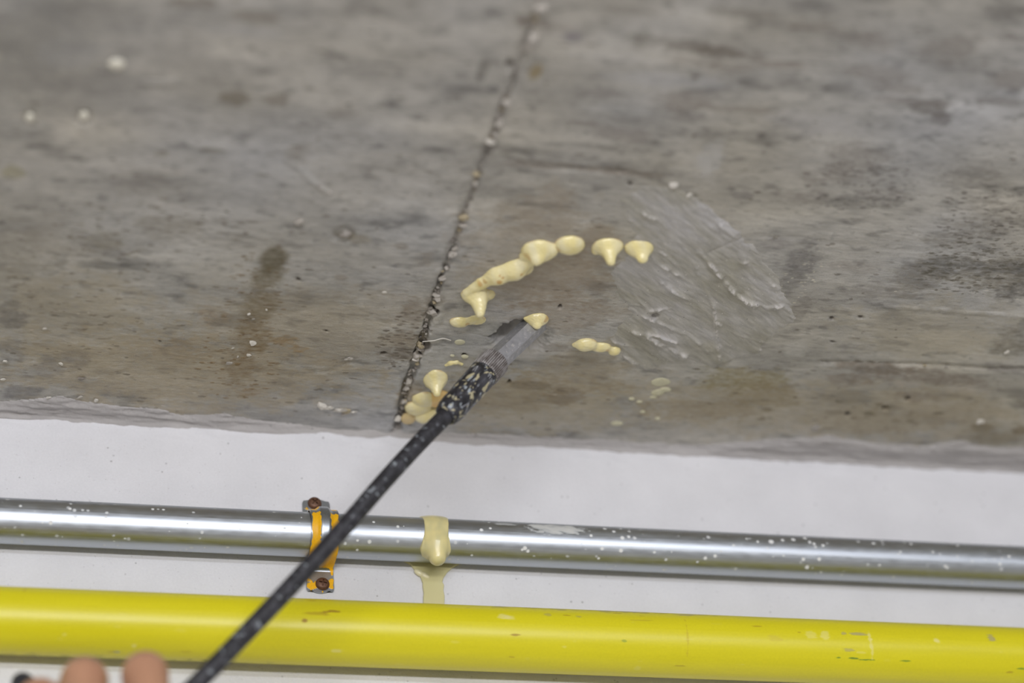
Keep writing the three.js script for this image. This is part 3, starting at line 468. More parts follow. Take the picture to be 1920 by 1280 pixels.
  const map = tex(1024, 1024, (d, w, h) => {
    for (let j = 0; j < h; j++) for (let i = 0; i < w; i++) {
      const x = mix(x0, x1, i / w), z = mix(z0, z1, j / h), u = x * dir[0] + z * dir[1], v = -x * dir[1] + z * dir[0], k = (j * w + i) * 4;
      const b = clamp(0.5 + 1.5 * fbm(u * 18 + 4, v * 60, 4)), s = 1 + 0.12 * fbm(u * 90, v * 420, 3) + 0.05 * noise(x * 1500, z * 1500);
      const cr = Math.min(...R.map(([pts, wd]) => (Math.abs(x - pts[0][0]) < 0.05 ? polyDist(x, z, pts) / wd : 9))), crestPale = (1 - sstep(0.5, 1.5, cr)) * sstep(-0.15, 0.3, fbm(x * 420, z * 420, 3)) * sstep(-0.12, 0.22, fbm(x * 75 + 6, z * 75, 2)) * 0.8;   // paler along the ridge crests, broken up in patches
      d[k] = clamp(mix(128, 146, b) * s * ALB, 0, 255); d[k + 1] = clamp(mix(125, 144, b) * s * ALB, 0, 255); d[k + 2] = clamp(mix(115, 142, b) * s * ALB, 0, 255); for (let c = 0; c < 3; c++) d[k + c] = mix(d[k + c], 205 - c * 5, crestPale); d[k + 3] = 255;
    }
    for (let n = 0; n < 500; n++) { const x = rr(x0, x1), z = rr(z0, z1), r = rr(0.6, 1.8), lt = rnd() < 0.75; const ci = (x - x0) / (x1 - x0) * w, cj = (z - z0) / (z1 - z0) * h; for (let q = -2; q <= 2; q++) for (let p = -2; p <= 2; p++) if (p * p + q * q < r * r) { const k = (clamp((cj + q) | 0, 0, h - 1) * w + clamp((ci + p) | 0, 0, w - 1)) * 4; for (let c = 0; c < 3; c++) d[k + c] = lt ? 222 - c * 6 : 80; } }
  }, true);
  obj('mortar_patch', g, new THREE.MeshStandardMaterial({ map, roughness: 0.62 }), ceiling).userData.label = 'pale grey mortar patch with trowel ridges';
}

// ---------------------------------------------------------------- pipes
function pipeGeo(x0, x1, r, seg) {                   // along x, u in metres, v once round (0 = facing the room, rising)
  const xs = [x0, -0.15, 0.9, x1];
  return gridGeo(xs.length, seg + 1, (i, j) => { const a = j / seg * Math.PI * 2; return [xs[i], Math.sin(a) * r, Math.cos(a) * r, xs[i], j / seg]; }, true);
}
function pipeCanvas(w, h) {                          // colour and gloss layers of a pipe, one metre long
  const col = new Float32Array(w * h * 3), gl = new Float32Array(w * h * 2);
  const spot = (x, deg, rx, ry, r, fn) => {          // rx along, ry round, in metres
    const ci = x * w, cj = ((deg / 360 + 1) % 1) * h, pi = rx * w, pj = ry / (2 * Math.PI * r) * h;
    for (let j = Math.floor(-pj * 1.6); j <= pj * 1.6; j++) for (let i = Math.floor(-pi * 1.6); i <= pi * 1.6; i++) {
      const ii = Math.round(ci + i), jj = (Math.round(cj + j) + h * 4) % h; if (ii < 0 || ii >= w) continue;
      fn(jj * w + ii, Math.hypot(i / (pi || 1), j / (pj || 1)), ii, jj);
    }
  };
  const out = (cf) => [tex(w, h, (d) => { for (let k = 0; k < w * h; k++) { for (let q = 0; q < 3; q++) d[k * 4 + q] = clamp(col[k * 3 + q], 0, 255); d[k * 4 + 3] = 255; } }, true),
    tex(w, h, (d) => { for (let k = 0; k < w * h; k++) { d[k * 4] = 255; d[k * 4 + 1] = clamp(gl[k * 2]) * 255; d[k * 4 + 2] = clamp(gl[k * 2 + 1]) * 255; d[k * 4 + 3] = 255; } }, false)];
  return { col, gl, spot, out };
}
const YS = 2.5196, RS = 0.0127, YY = 2.4535, RY = 0.0182;
{
  const w = 2048, h = 512, c = pipeCanvas(w, h);
  for (let j = 0; j < h; j++) for (let i = 0; i < w; i++) {
    const k = j * w + i, x = i / w, v = j / h, s = fbm(x * 6, v * 130, 3), n = fbm(x * 120, v * 34, 3), l = 1 + 0.05 * s + 0.035 * n;
    c.col[k * 3] = 190 * l; c.col[k * 3 + 1] = 195 * l; c.col[k * 3 + 2] = 200 * l; c.gl[k * 2] = 0.40 + 0.10 * s + 0.09 * n; c.gl[k * 2 + 1] = 1;
  }
  const dab = (x, deg, rx, ry, colr, rough, a = 1, rag = 0.3) => c.spot(x, deg, rx, ry, RS, (k, d, i, j) => { const e = a * (1 - sstep(0.7, 1.15, d + rag * fbm(i * 0.09, j * 0.09, 3))); if (e <= 0) return; for (let q = 0; q < 3; q++) c.col[k * 3 + q] = mix(c.col[k * 3 + q], colr[q], e); c.gl[k * 2] = mix(c.gl[k * 2], rough, e); c.gl[k * 2 + 1] = mix(c.gl[k * 2 + 1], 0, e); });
  const W = [226, 226, 222];
  for (let n = 0; n < 260; n++) { const r = rr(0.0003, 0.0011); dab(rr(0, 0.8), rr(-112, 54), r, r * rr(0.7, 1.2), W, 0.8, rr(0.4, 1)); }
  for (const [x, a, r] of [[0.3401, 1.8346, 0.0011], [0.3455, 8.3748, 0.0008], [0.3656, -41.3265, 0.0012], [0.3679, -49.2887, 0.0010], [0.3641, -45.8162, 0.0008], [0.4188, 18.184, 0.001], [0.4233, -2.3009, 0.0012], [0.4272, 1.8777, 0.001], [0.4225, -36.8102, 0.0012], [0.411, -33.5785, 0.001], [0.5136, 8.1417, 0.0016], [0.5212, 16.093, 0.0011], [0.528, 20.4173, 0.0014], [0.5355, 31.1497, 0.0014], [0.5398, 7.7277, 0.001], [0.5453, 3.7989, 0.001], [0.5326, -37.3497, 0.0011], [0.5424, -35.4239, 0.0011], [0.5355, -58.8116, 0.0013], [0.5776, 20.7024, 0.0011], [0.6018, 26.771, 0.001], [0.6314, 30.1318, 0.001], [0.6623, -3.8472, 0.001], [0.4789, -39.5145, 0.0011], [0.4733, -46.3162, 0.0011], [0.2692, -41.7156, 0.0008], [0.2784, 11.5071, 0.0008], [0.2922, -0.249, 0.0009], [0.3086, -44.6272, 0.0009], [0.0819, 9.1039, 0.0008], [0.1087, 8.0406, 0.0009], [0.1541, 20.2778, 0.0009], [0.1603, 20.271, 0.0008]]) dab(x, a, r, r, W, 0.8, 1, 0.15);
  dab(0.3825, 19.3843, 0.013, 0.0042, [200, 200, 194], 0.85, 0.7, 0.9); dab(0.3909, 17.8083, 0.011, 0.0034, [204, 204, 198], 0.85, 0.75, 0.9); dab(0.375, 28.9477, 0.007, 0.002, [206, 206, 200], 0.85, 0.8, 0.8); dab(0.3555, 29.0835, 0.006, 0.0014, [200, 200, 194], 0.85, 0.5, 0.9);
  for (let n = 0; n < 14; n++) dab(rr(0.108, 0.135), 38 + rr(-10, 8), rr(0.002, 0.006), 0.0003, [84, 86, 88], 0.5, 0.7, 0.9);
  const [map, orm] = c.out();
  const pg = pipeGeo(RX0, RX1, RS, 72); pg.translate(0, YS, RS);
  tag(obj('metal_conduit', pg, new THREE.MeshStandardMaterial({ map, roughnessMap: orm, metalnessMap: orm, roughness: 1, metalness: 1 })), 'thin silver metal conduit flecked with white paint along the wall', 'pipe');
}
{
  const w = 2048, h = 512, c = pipeCanvas(w, h);
  for (let j = 0; j < h; j++) for (let i = 0; i < w; i++) { const k = j * w + i, x = i / w, v = j / h, s = fbm(x * 14, v * 22, 4), l = 1 + 0.025 * s + 0.02 * noise(x * 700, v * 90); c.col[k * 3] = 217 * l; c.col[k * 3 + 1] = 206 * l; c.col[k * 3 + 2] = 24 * l; c.gl[k * 2] = 0.36 + 0.07 * s; c.gl[k * 2 + 1] = 0; }
  const dab = (x, deg, rx, ry, colr, a = 1, rag = 0.5) => c.spot(x, deg, rx, ry, RY, (k, d, i, j) => { const e = a * (1 - sstep(0.6, 1.15, d + rag * 2 * fbm(i * 0.07, j * 0.11, 3))); if (e <= 0) return; for (let q = 0; q < 3; q++) c.col[k * 3 + q] = mix(c.col[k * 3 + q], colr[q], e); c.gl[k * 2] = mix(c.gl[k * 2], 0.6, e); });
  const PALE = [226, 216, 140], GREY = [170, 160, 120], BR = [150, 112, 30], GRN = [96, 128, 36];
  for (const [x, a, rx, ry, q, s] of [[0.3464, 13.6124, 0.004, 0.002, PALE, 0.7], [0.349, 10.297, 0.003, 0.002, PALE, 0.6], [0.3511, -22.1804, 0.003, 0.0006, BR, 0.6], [0.3718, 22.4137, 0.002, 0.002, GREY, 0.5], [0.3892, 21.3095, 0.002, 0.001, GREY, 0.5], [0.5239, -0.8976, 0.004, 0.003, PALE, 0.5], [0.532, 0.1738, 0.003, 0.003, PALE, 0.6], [0.5525, 6.4351, 0.005, 0.0013, GREY, 0.8], [0.5435, 5.1332, 0.002, 0.001, GREY, 0.7], [0.5589, -6.9524, 0.0009, 0.006, PALE, 0.7], [0.5601, -24.4899, 0.0007, 0.006, PALE, 0.6], [0.5457, -26.1149, 0.004, 0.001, GREY, 0.6], [0.5491, -40.9683, 0.003, 0.0006, GRN, 0.8], [0.5562, -43.0813, 0.004, 0.0006, GRN, 0.8], [0.5398, -41.044, 0.002, 0.0009, GRN, 0.7], [0.5803, -42.3195, 0.004, 0.0005, GRN, 0.6], [0.5995, -2.8649, 0.0022, 0.0014, PALE, 0.8], [0.6339, 7.4756, 0.003, 0.0022, GREY, 0.8], [0.6518, -48.2033, 0.003, 0.0006, GRN, 0.7], [0.5014, -10.9942, 0.004, 0.002, [206, 188, 60], 0.5], [0.4505, -15.167, 0.0006, 0.012, [196, 176, 30], 0.6], [0.4479, -67.9694, 0.004, 0.0006, [176, 156, 26], 0.6], [0.4259, 16.6729, 0.007, 0.0005, [190, 172, 40], 0.6],
    [0.2503, 10.1765, 0.004, 0.0009, BR, 0.8], [0.2467, 7.269, 0.003, 0.0008, BR, 0.7], [0.2342, -11.0205, 0.0012, 0.001, BR, 0.8], [0.2402, 2.9482, 0.008, 0.001, BR, 0.35], [0.2522, -62.7114, 0.0035, 0.0013, PALE, 0.7], [0.1434, -67.8332, 0.002, 0.0013, PALE, 0.7], [0.1354, -83.3345, 0.002, 0.001, [170, 176, 180], 0.8], [0.1063, -51.1507, 0.0016, 0.001, PALE, 0.5], [0.4237, -76.671, 0.002, 0.002, PALE, 0.4], [0.4139, -26.051, 0.0015, 0.001, GRN, 0.4]]) dab(x, a, rx, ry, q, s);
  for (let n = 0; n < 60; n++) dab(rr(0.05, 0.72), rr(-110, 50), rr(0.0006, 0.003), rr(0.0003, 0.0009), rnd() < 0.6 ? PALE : BR, rr(0.15, 0.45), 0.8);
  for (let n = 0; n < 46; n++) dab(rr(0.33, 0.47), rr(44, 62), rr(0.002, 0.009), rr(0.0008, 0.0025), [176, 166, 128], rr(0.25, 0.6), 0.9);
  for (let n = 0; n < 120; n++) dab(rr(0.0, 0.22), rr(-122, -98), rr(0.001, 0.006), rr(0.0004, 0.0016), [136, 132, 50], rr(0.15, 0.4), 0.9);
  const [map, orm] = c.out();
  const pg = pipeGeo(RX0, RX1, RY, 84); pg.translate(0, YY, RY);
  tag(obj('painted_pipe', pg, new THREE.MeshPhysicalMaterial({ map, roughnessMap: orm, roughness: 1, metalness: 0 })), 'thick glossy yellow pipe with scuffs below the silver conduit', 'pipe');
}

// ---------------------------------------------------------------- pipe strap with two screws
{
  const top = [0.2497, 2.5512], bot = [0.2519, 2.4889], t1 = [0.2499, 2.5479], b1 = [0.2521, 2.4944];
  const sx = (top[0] + bot[0]) / 2, tilt = 0, hw = 0.0079, th = 0.0009;
  const strap = thing('pipe_strap', 'metal pipe strap with chipped yellow-orange paint clamping the silver conduit', 'strap', [sx, YS, 0]);
  // centre line of the band in the plane across the pipe: [y, z], from the upper lug to the lower lug
  const path = [], yT = top[1] - YS, yB = bot[1] - YS, ro = RS + th;
  for (let i = 0; i <= 10; i++) path.push([mix(yT, RS + 0.0035, i / 10), 0.0004]);
  path.push([RS + 0.0022, 0.0014], [RS + 0.0013, 0.0032], [RS + 0.0009, 0.0064]);
  for (let i = 0; i <= 36; i++) { const a = Math.PI / 2 - i / 36 * Math.PI; path.push([Math.sin(a) * ro, RS + Math.cos(a) * ro]); }
  path.push([-RS - 0.0009, 0.0064], [-RS - 0.0013, 0.0032], [-RS - 0.0022, 0.0014]);
  for (let i = 0; i <= 14; i++) path.push([mix(-RS - 0.0035, yB, i / 14), 0.0004]);
  const nu = path.length, nv = 25, len = [0]; for (let i = 1; i < nu; i++) len.push(len[i - 1] + Math.hypot(path[i][0] - path[i - 1][0], path[i][1] - path[i - 1][1]));
  const total = len.at(-1);
  const nrm = path.map((p, i) => { const a = path[Math.max(0, i - 1)], b = path[Math.min(nu - 1, i + 1)], dy = b[0] - a[0], dz = b[1] - a[1], l = Math.hypot(dy, dz); return [dz / l, -dy / l]; });
  const width = (s) => { const e = Math.min(s, total - s), r = 0.0035; return hw * (e < r ? 0.62 + 0.38 * Math.sqrt(1 - (1 - e / r) ** 2) : 1); };
  const rib = (i, v) => { const q = sstep(0.014, 0.020, len[i]) * sstep(0.017, 0.024, total - len[i]); return q * 0.0017 * (1 - sstep(0.25, 0.62, Math.abs(v))); };
  const at = (i, j, off) => { const v = j / (nv - 1) * 2 - 1, n = nrm[i], o = off ? th + rib(i, v) : rib(i, v) * 0.6, endBow = (i === 0 ? 1 : i === nu - 1 ? -1 : 0) * -0.0014 * v * v; return [v * width(len[i]), path[i][0] + n[0] * o + endBow, path[i][1] + n[1] * o, j / (nv - 1), len[i] / total]; };
  const outer = gridGeo(nu, nv, (i, j) => at(i, j, 1), true), inner = gridGeo(nu, nv, (i, j) => at(i, j, 0), false);
  const rims = [0, nv - 1].map((j, q) => gridGeo(nu, 2, (i, k) => at(i, j, q ? k : 1 - k), false)), ends = [0, nu - 1].map((i, q) => gridGeo(nv, 2, (j, k) => at(i, j, q ? k : 1 - k), q === 0));
  const cw = 256, chh = 1024, aspect = total / (2 * hw), pc = new Float32Array(cw * chh);
  for (let j = 0; j < chh; j++) for (let i = 0; i < cw; i++) {
    const v = i / cw * 2 - 1, s = j / chh, e = fbm(i / cw * 4.2 + 3, s * aspect * 4.2, 4);
    // paint survives away from the rims, off the crown of the rib, and thins round the screws
    let p = 0.60 + e * 1.45 - 1.1 * sstep(0.86, 1.04, Math.abs(v)) - (s > 0.2 && s < 0.64 ? 1.5 * (1 - sstep(0.22, 0.46, Math.abs(v - 0.02))) : 0);
    p += 0.6 * sstep(0.62, 0.68, s) * (1 - sstep(0.80, 0.84, s)); p -= 1.4 * (1 - sstep(0.0, 0.2, s)); p -= 1.2 * (1 - sstep(0.07, 0.13, Math.hypot(v * 0.13, (s - 0.865) * 1.25))); p -= 1.0 * sstep(0.955, 0.985, s); p -= 0.9 * (1 - sstep(0.012, 0.03, Math.abs(s - 0.42 + 0.02 * e)));
    pc[j * cw + i] = sstep(-0.03, 0.05, p);
  }
  const map = tex(cw, chh, (d) => { for (let k = 0; k < cw * chh; k++) { const a = pc[k], n = 1 + 0.06 * fbm((k % cw) * 0.1, (k / cw) * 0.1, 3); d[k * 4] = clamp(mix(172, 238, a) * n, 0, 255); d[k * 4 + 1] = clamp(mix(177, 178, a) * n, 0, 255); d[k * 4 + 2] = clamp(mix(182, 6, a) * n, 0, 255); d[k * 4 + 3] = 255; } }, true);
  const orm = tex(cw, chh, (d) => { for (let k = 0; k < cw * chh; k++) { const a = pc[k]; d[k * 4] = 255; d[k * 4 + 1] = mix(90, 120, a); d[k * 4 + 2] = 255 * (1 - a); d[k * 4 + 3] = 255; } }, false);
  const bump = tex(cw, chh, (d) => { for (let k = 0; k < cw * chh; k++) { d[k * 4] = d[k * 4 + 1] = d[k * 4 + 2] = pc[k] * 255; d[k * 4 + 3] = 255; } }, false);
  obj('band', mergeGeometries([outer, inner, ...rims, ...ends]), new THREE.MeshStandardMaterial({ map, roughnessMap: orm, metalnessMap: orm, bumpMap: bump, bumpScale: 0.0001, roughness: 1, metalness: 1 }), strap).userData.label = 'bent metal band with a raised rib and chipped paint';
  const rust = new THREE.MeshStandardMaterial({ map: tex(128, 128, (d, w, h) => { for (let j = 0; j < h; j++) for (let i = 0; i < w; i++) { const k = (j * w + i) * 4, f = fbm(i * 0.09, j * 0.09, 4), l = 1 + 0.35 * f; d[k] = clamp(104 * l, 0, 255); d[k + 1] = clamp(74 * l, 0, 255); d[k + 2] = clamp(56 * l, 0, 255); d[k + 3] = 255; } }, true), roughness: 0.5, metalness: 0.45 });
  const headProfile = [[0, 0.0023], [0.0018, 0.0022], [0.003, 0.0018], [0.0037, 0.0011], [0.004, 0.0003], [0.004, -0.0004], [0, -0.0004]].reverse().map((p) => new THREE.Vector2(...p));
  const lathe = new THREE.LatheGeometry(headProfile, 32); lathe.rotateX(Math.PI / 2);
  const ev = new Evaluator(); ev.attributes = ['position', 'normal', 'uv'];
  let head = new Brush(lathe); head.updateMatrixWorld();
  for (const r of [0.5, 0.5 + Math.PI / 2]) { const b = new Brush(new THREE.BoxGeometry(0.0044, 0.0009, 0.0022)); b.position.z = 0.0022; b.rotation.z = r; b.updateMatrixWorld(); head = ev.evaluate(head, b, SUBTRACTION); head.updateMatrixWorld(); }
  for (const [x, y, rot] of [[...t1, 0.3], [...b1, 0.9]]) { const s = obj('screw', head.geometry, rust, strap); s.position.set(x - sx, y - YS, th + 0.0006); s.rotation.z = rot; s.userData.label = 'brown rusty cross-head screw'; }
}

// ---------------------------------------------------------------- foam resin
const foamBase = [0.83, 0.72, 0.33], foamPale = [0.80, 0.74, 0.50], foamBrown = [0.55, 0.30, 0.07];
const nubMat = new THREE.MeshStandardMaterial({ color: 0xdcd8c8, roughness: 0.6 });
const splashMat = new THREE.MeshStandardMaterial({ color: 0xcfcbae, roughness: 0.6 });
const foamMat = new THREE.MeshPhysicalMaterial({ vertexColors: true, roughness: 0.30, clearcoat: 0.35, clearcoatRoughness: 0.12 });
// items: ['e', x, z, radius x, radius down, radius z] a cushion on the slab; ['d', x, z, length, radius at slab, radius at tip] a hanging drip; ['r', [[x, z, r], ...]] a bead
function foamGeo(items, marks = [], res = 56) {
  const B = new THREE.Box3(), add = (x, z, r, d) => { B.expandByPoint(new THREE.Vector3(x - r, CEIL - d, z - r)); B.expandByPoint(new THREE.Vector3(x + r, CEIL + 0.002, z + r)); };
  for (const it of items) { if (it[0] === 'e') add(it[1], it[2], Math.max(it[3], it[5]), it[4]); else if (it[0] === 'd') add(it[1], it[2], it[4], it[3] + it[5]); else it[1].forEach(([x, z, r]) => add(x, z, r, r)); }
  const c = B.getCenter(new THREE.Vector3()), s = B.getSize(new THREE.Vector3()), hm = Math.max(s.x, s.y, s.z) / 2 * 1.12 + 0.001;
  const sdf = (x, y, z) => {
    let d = 1;
    for (const it of items) {
      let e;
      if (it[0] === 'e') e = ell(x, y, z, [it[1], CEIL, it[2]], [it[3], it[4], it[5]]);
      else if (it[0] === 'd') e = cap(x, y, z, [it[1], CEIL, it[2]], [it[1], CEIL - it[3], it[2]], it[4], it[5]);
      else { e = 1; const p = it[1]; for (let i = 1; i < p.length; i++) e = smin(e, cap(x, y, z, [p[i - 1][0], CEIL, p[i - 1][1]], [p[i][0], CEIL, p[i][1]], p[i - 1][2], p[i][2]), 0.0015); }
      d = smin(d, e, it[0] === 'd' ? 0.0034 : 0.0011);
    }
    d += 0.0005 * noise(x * 190 + y * 90, z * 190 - y * 70) + 0.00016 * noise(x * 700 + y * 300, z * 700 + y * 500);
    return Math.max(d, y - CEIL - 0.0012);
  };
  const paint = (x, y, z) => {
    const n = fbm(x * 160 + y * 60, z * 160 - y * 120, 3), near = clamp(1 - (CEIL - y) / 0.0016);
    let c3 = [0, 1, 2].map((q) => mix(foamBase[q], foamPale[q], clamp(0.3 + 0.9 * n)));
    for (const [mx, mz, r, k] of marks) { const d = Math.hypot(x - mx, z - mz) / r + 0.5 * n, e = k * (1 - sstep(0.5, 1.1, d)); c3 = c3.map((v, q) => mix(v, foamBrown[q], e)); }
    return near > 0.5 && n > 0.18 ? c3.map((v, q) => mix(v, foamBrown[q], 0.35)) : c3;   // dried brown crust at the rim, in patches
  };
  return sdfGeo(sdf, [c.x, c.y, c.z], [hm, hm, hm], res, paint);
}
const foam = (name, label, items, marks, res) => tag(obj(name, foamGeo(items, marks, res), foamMat), label, 'foam');
{
  const g = thing('foam_bead', 'long curved bead of pale yellow foam ending in a hanging drip', 'foam', [0, 0, 0]);
  obj('drip', foamGeo([['e', 0.3182, 0.1405, 0.0074, 0.0042, 0.0080], ['d', 0.3206, 0.1393, 0.0125, 0.0058, 0.0027], ['e', 0.3258, 0.1403, 0.0042, 0.002, 0.005]], []), foamMat, g);
  obj('ridge', foamGeo([['r', [[0.3143, 0.142, 0.0034], [0.3203, 0.1519, 0.0036], [0.3275, 0.16, 0.0062], [0.3352, 0.1657, 0.0066], [0.3415, 0.1745, 0.0044]]], ['e', 0.341, 0.1663, 0.0048, 0.0026, 0.006]], [[0.3185, 0.1532, 0.0016, 0.7], [0.3203, 0.1558, 0.0014, 0.6], [0.3271, 0.1604, 0.0018, 0.85], [0.3285, 0.1635, 0.001, 0.8], [0.3268, 0.1642, 0.0008, 0.7], [0.3379, 0.1679, 0.0012, 0.7], [0.3421, 0.1616, 0.002, 0.5]], 72), foamMat, g);
  obj('lump', foamGeo([['e', 0.3446, 0.1829, 0.0096, 0.0058, 0.0090], ['d', 0.3431, 0.1818, 0.0058, 0.0056, 0.0036], ['e', 0.3502, 0.1845, 0.0055, 0.0045, 0.0055], ['e', 0.34, 0.1772, 0.005, 0.0035, 0.005]], [[0.3382, 0.1822, 0.002, 0.5]]), foamMat, g);
  obj('lump', foamGeo([['e', 0.3601, 0.1898, 0.0084, 0.0050, 0.0074]], [[0.3535, 0.1877, 0.0025, 0.5]]), foamMat, g);
}
foam('foam_drip', 'pointed yellow foam drip beside the mortar patch, the longer of a pair', [['e', 0.3814, 0.1908, 0.0082, 0.0040, 0.0068], ['d', 0.3819, 0.19, 0.0100, 0.0058, 0.0026], ['e', 0.3759, 0.1888, 0.003, 0.002, 0.006]], [[0.3884, 0.1869, 0.0012, 0.7]]);
foam('foam_drip', 'stubby rounded foam drip at the edge of the mortar patch', [['e', 0.3986, 0.1914, 0.0080, 0.0044, 0.0068], ['d', 0.4002, 0.1901, 0.0062, 0.0050, 0.0030]], [[0.403, 0.1886, 0.0012, 0.4]]);
foam('foam_blob', 'small flat pair of foam blobs under the long drip', [['e', 0.315, 0.1143, 0.0056, 0.0032, 0.0042], ['e', 0.3245, 0.1168, 0.0052, 0.0014, 0.0045], ['e', 0.3206, 0.1154, 0.004, 0.0016, 0.003]], [[0.3195, 0.1148, 0.0016, 0.6]]);
foam('foam_blob', 'small foam blob on the rim of the drilled hole', [['e', 0.3584, 0.1215, 0.0064, 0.0034, 0.0048], ['d', 0.358, 0.1204, 0.0040, 0.0040, 0.0022], ['e', 0.3536, 0.1209, 0.003, 0.001, 0.002]], [[0.3628, 0.1234, 0.002, 0.6]]);
foam('foam_string', 'short string of three foam lumps right of the metal nozzle', [['e', 0.3916, 0.1009, 0.0066, 0.0042, 0.0050], ['e', 0.3866, 0.0994, 0.0030, 0.0012, 0.0022], ['e', 0.4006, 0.0988, 0.0062, 0.0026, 0.0040], ['e', 0.4095, 0.096, 0.0036, 0.0024, 0.0036], ['e', 0.4053, 0.0977, 0.003, 0.0016, 0.002]], [[0.4045, 0.0981, 0.0015, 0.5]]);
foam('foam_drip', 'yellow foam drip hanging beside the black hose coupling', [['e', 0.3126, 0.0586, 0.0064, 0.0034, 0.0085], ['d', 0.3132, 0.057, 0.0092, 0.0062, 0.0022]], []);
{
  const g = thing('foam_cluster', 'cluster of soft foam lumps in the corner behind the hose', 'foam', [0, 0, 0]);
  const pk = new THREE.MeshPhysicalMaterial({ vertexColors: true, color: 0xffe6cc, roughness: 0.4 });
  obj('lump', foamGeo([['e', 0.3108, 0.0379, 0.0078, 0.0034, 0.0070]], [], 44), foamMat, g);
  obj('lump', foamGeo([['e', 0.3184, 0.0392, 0.0070, 0.0036, 0.0080]], [[0.3176, 0.037, 0.003, 0.2]], 44), pk, g);
  obj('lump', foamGeo([['e', 0.3085, 0.0289, 0.0080, 0.0036, 0.0070]], [], 44), foamMat, g);
  obj('lump', foamGeo([['e', 0.3144, 0.0213, 0.0068, 0.0048, 0.0065], ['e', 0.3194, 0.0234, 0.006, 0.003, 0.006]], [], 44), foamMat, g);
  obj('lump', foamGeo([['e', 0.305, 0.0176, 0.0044, 0.0022, 0.0060]], [[0.305, 0.0176, 0.008, 0.5]], 40), foamMat, g);
}
foam('foam_streak', 'thin curled streak of dried foam above the corner drip', [['r', [[0.3161, 0.0722, 0.0009], [0.3183, 0.075, 0.0012], [0.3215, 0.0759, 0.0013], [0.325, 0.0741, 0.0010]]]], [[0.322, 0.0738, 0.002, 0.5]], 44);
const DOT = 'tiny dried foam dot in the scatter below the mortar patch', TWIN = 'pale foam splash touching the widest splash below the mortar patch', LEFT = 'pale foam dot on the concrete between the hose coupling and the open joint';
for (const [x, z, r, label] of [[0.4447, 0.0682, 0.0056, 'widest pale foam splash on the concrete below the mortar patch'], [0.4458, 0.058, 0.0042, TWIN], [0.4492, 0.0611, 0.0034, TWIN], [0.4294, 0.0242, 0.0036, 'lone round foam splash on the concrete close to the white wall'], [0.4318, 0.05, 0.0018, DOT], [0.4374, 0.0473, 0.0018, DOT], [0.4419, 0.0377, 0.0015, DOT], [0.4527, 0.0315, 0.0016, DOT], [0.4443, 0.0529, 0.0022, DOT], [0.3194, 0.0949, 0.0030, LEFT], [0.3178, 0.0818, 0.0013, LEFT], [0.3253, 0.0815, 0.002, LEFT]])
  tag(obj('foam_splash', foamGeo([['e', x, z, r, 0.0008, r * 0.75]], [], 30), splashMat), label, 'foam', [DOT, TWIN, LEFT].includes(label) ? { [DOT]: 'dots below the mortar patch', [TWIN]: 'splashes at the widest splash', [LEFT]: 'dots by the hose coupling' }[label] : undefined);
for (const [x, z, l] of [[0.105, 0.3037, 'cream nub on the concrete far from the wall, larger than its two neighbours'], [0.0672, 0.2587, 'cream nub on the concrete sunk in a dark ring, beside its twin'], [0.0932, 0.2632, 'cream nub on the concrete sunk in a dark ring, beside its twin']]) {
  const big = l.includes('larger'), o = tag(obj('foam_nub', foamGeo([['e', x, z, big ? 0.0040 : 0.0024, big ? 0.0022 : 0.0016, big ? 0.004 : 0.0034]], [], 36), nubMat), l, 'foam'); if (!big) o.userData.group = 'cream nubs in dark rings';
}
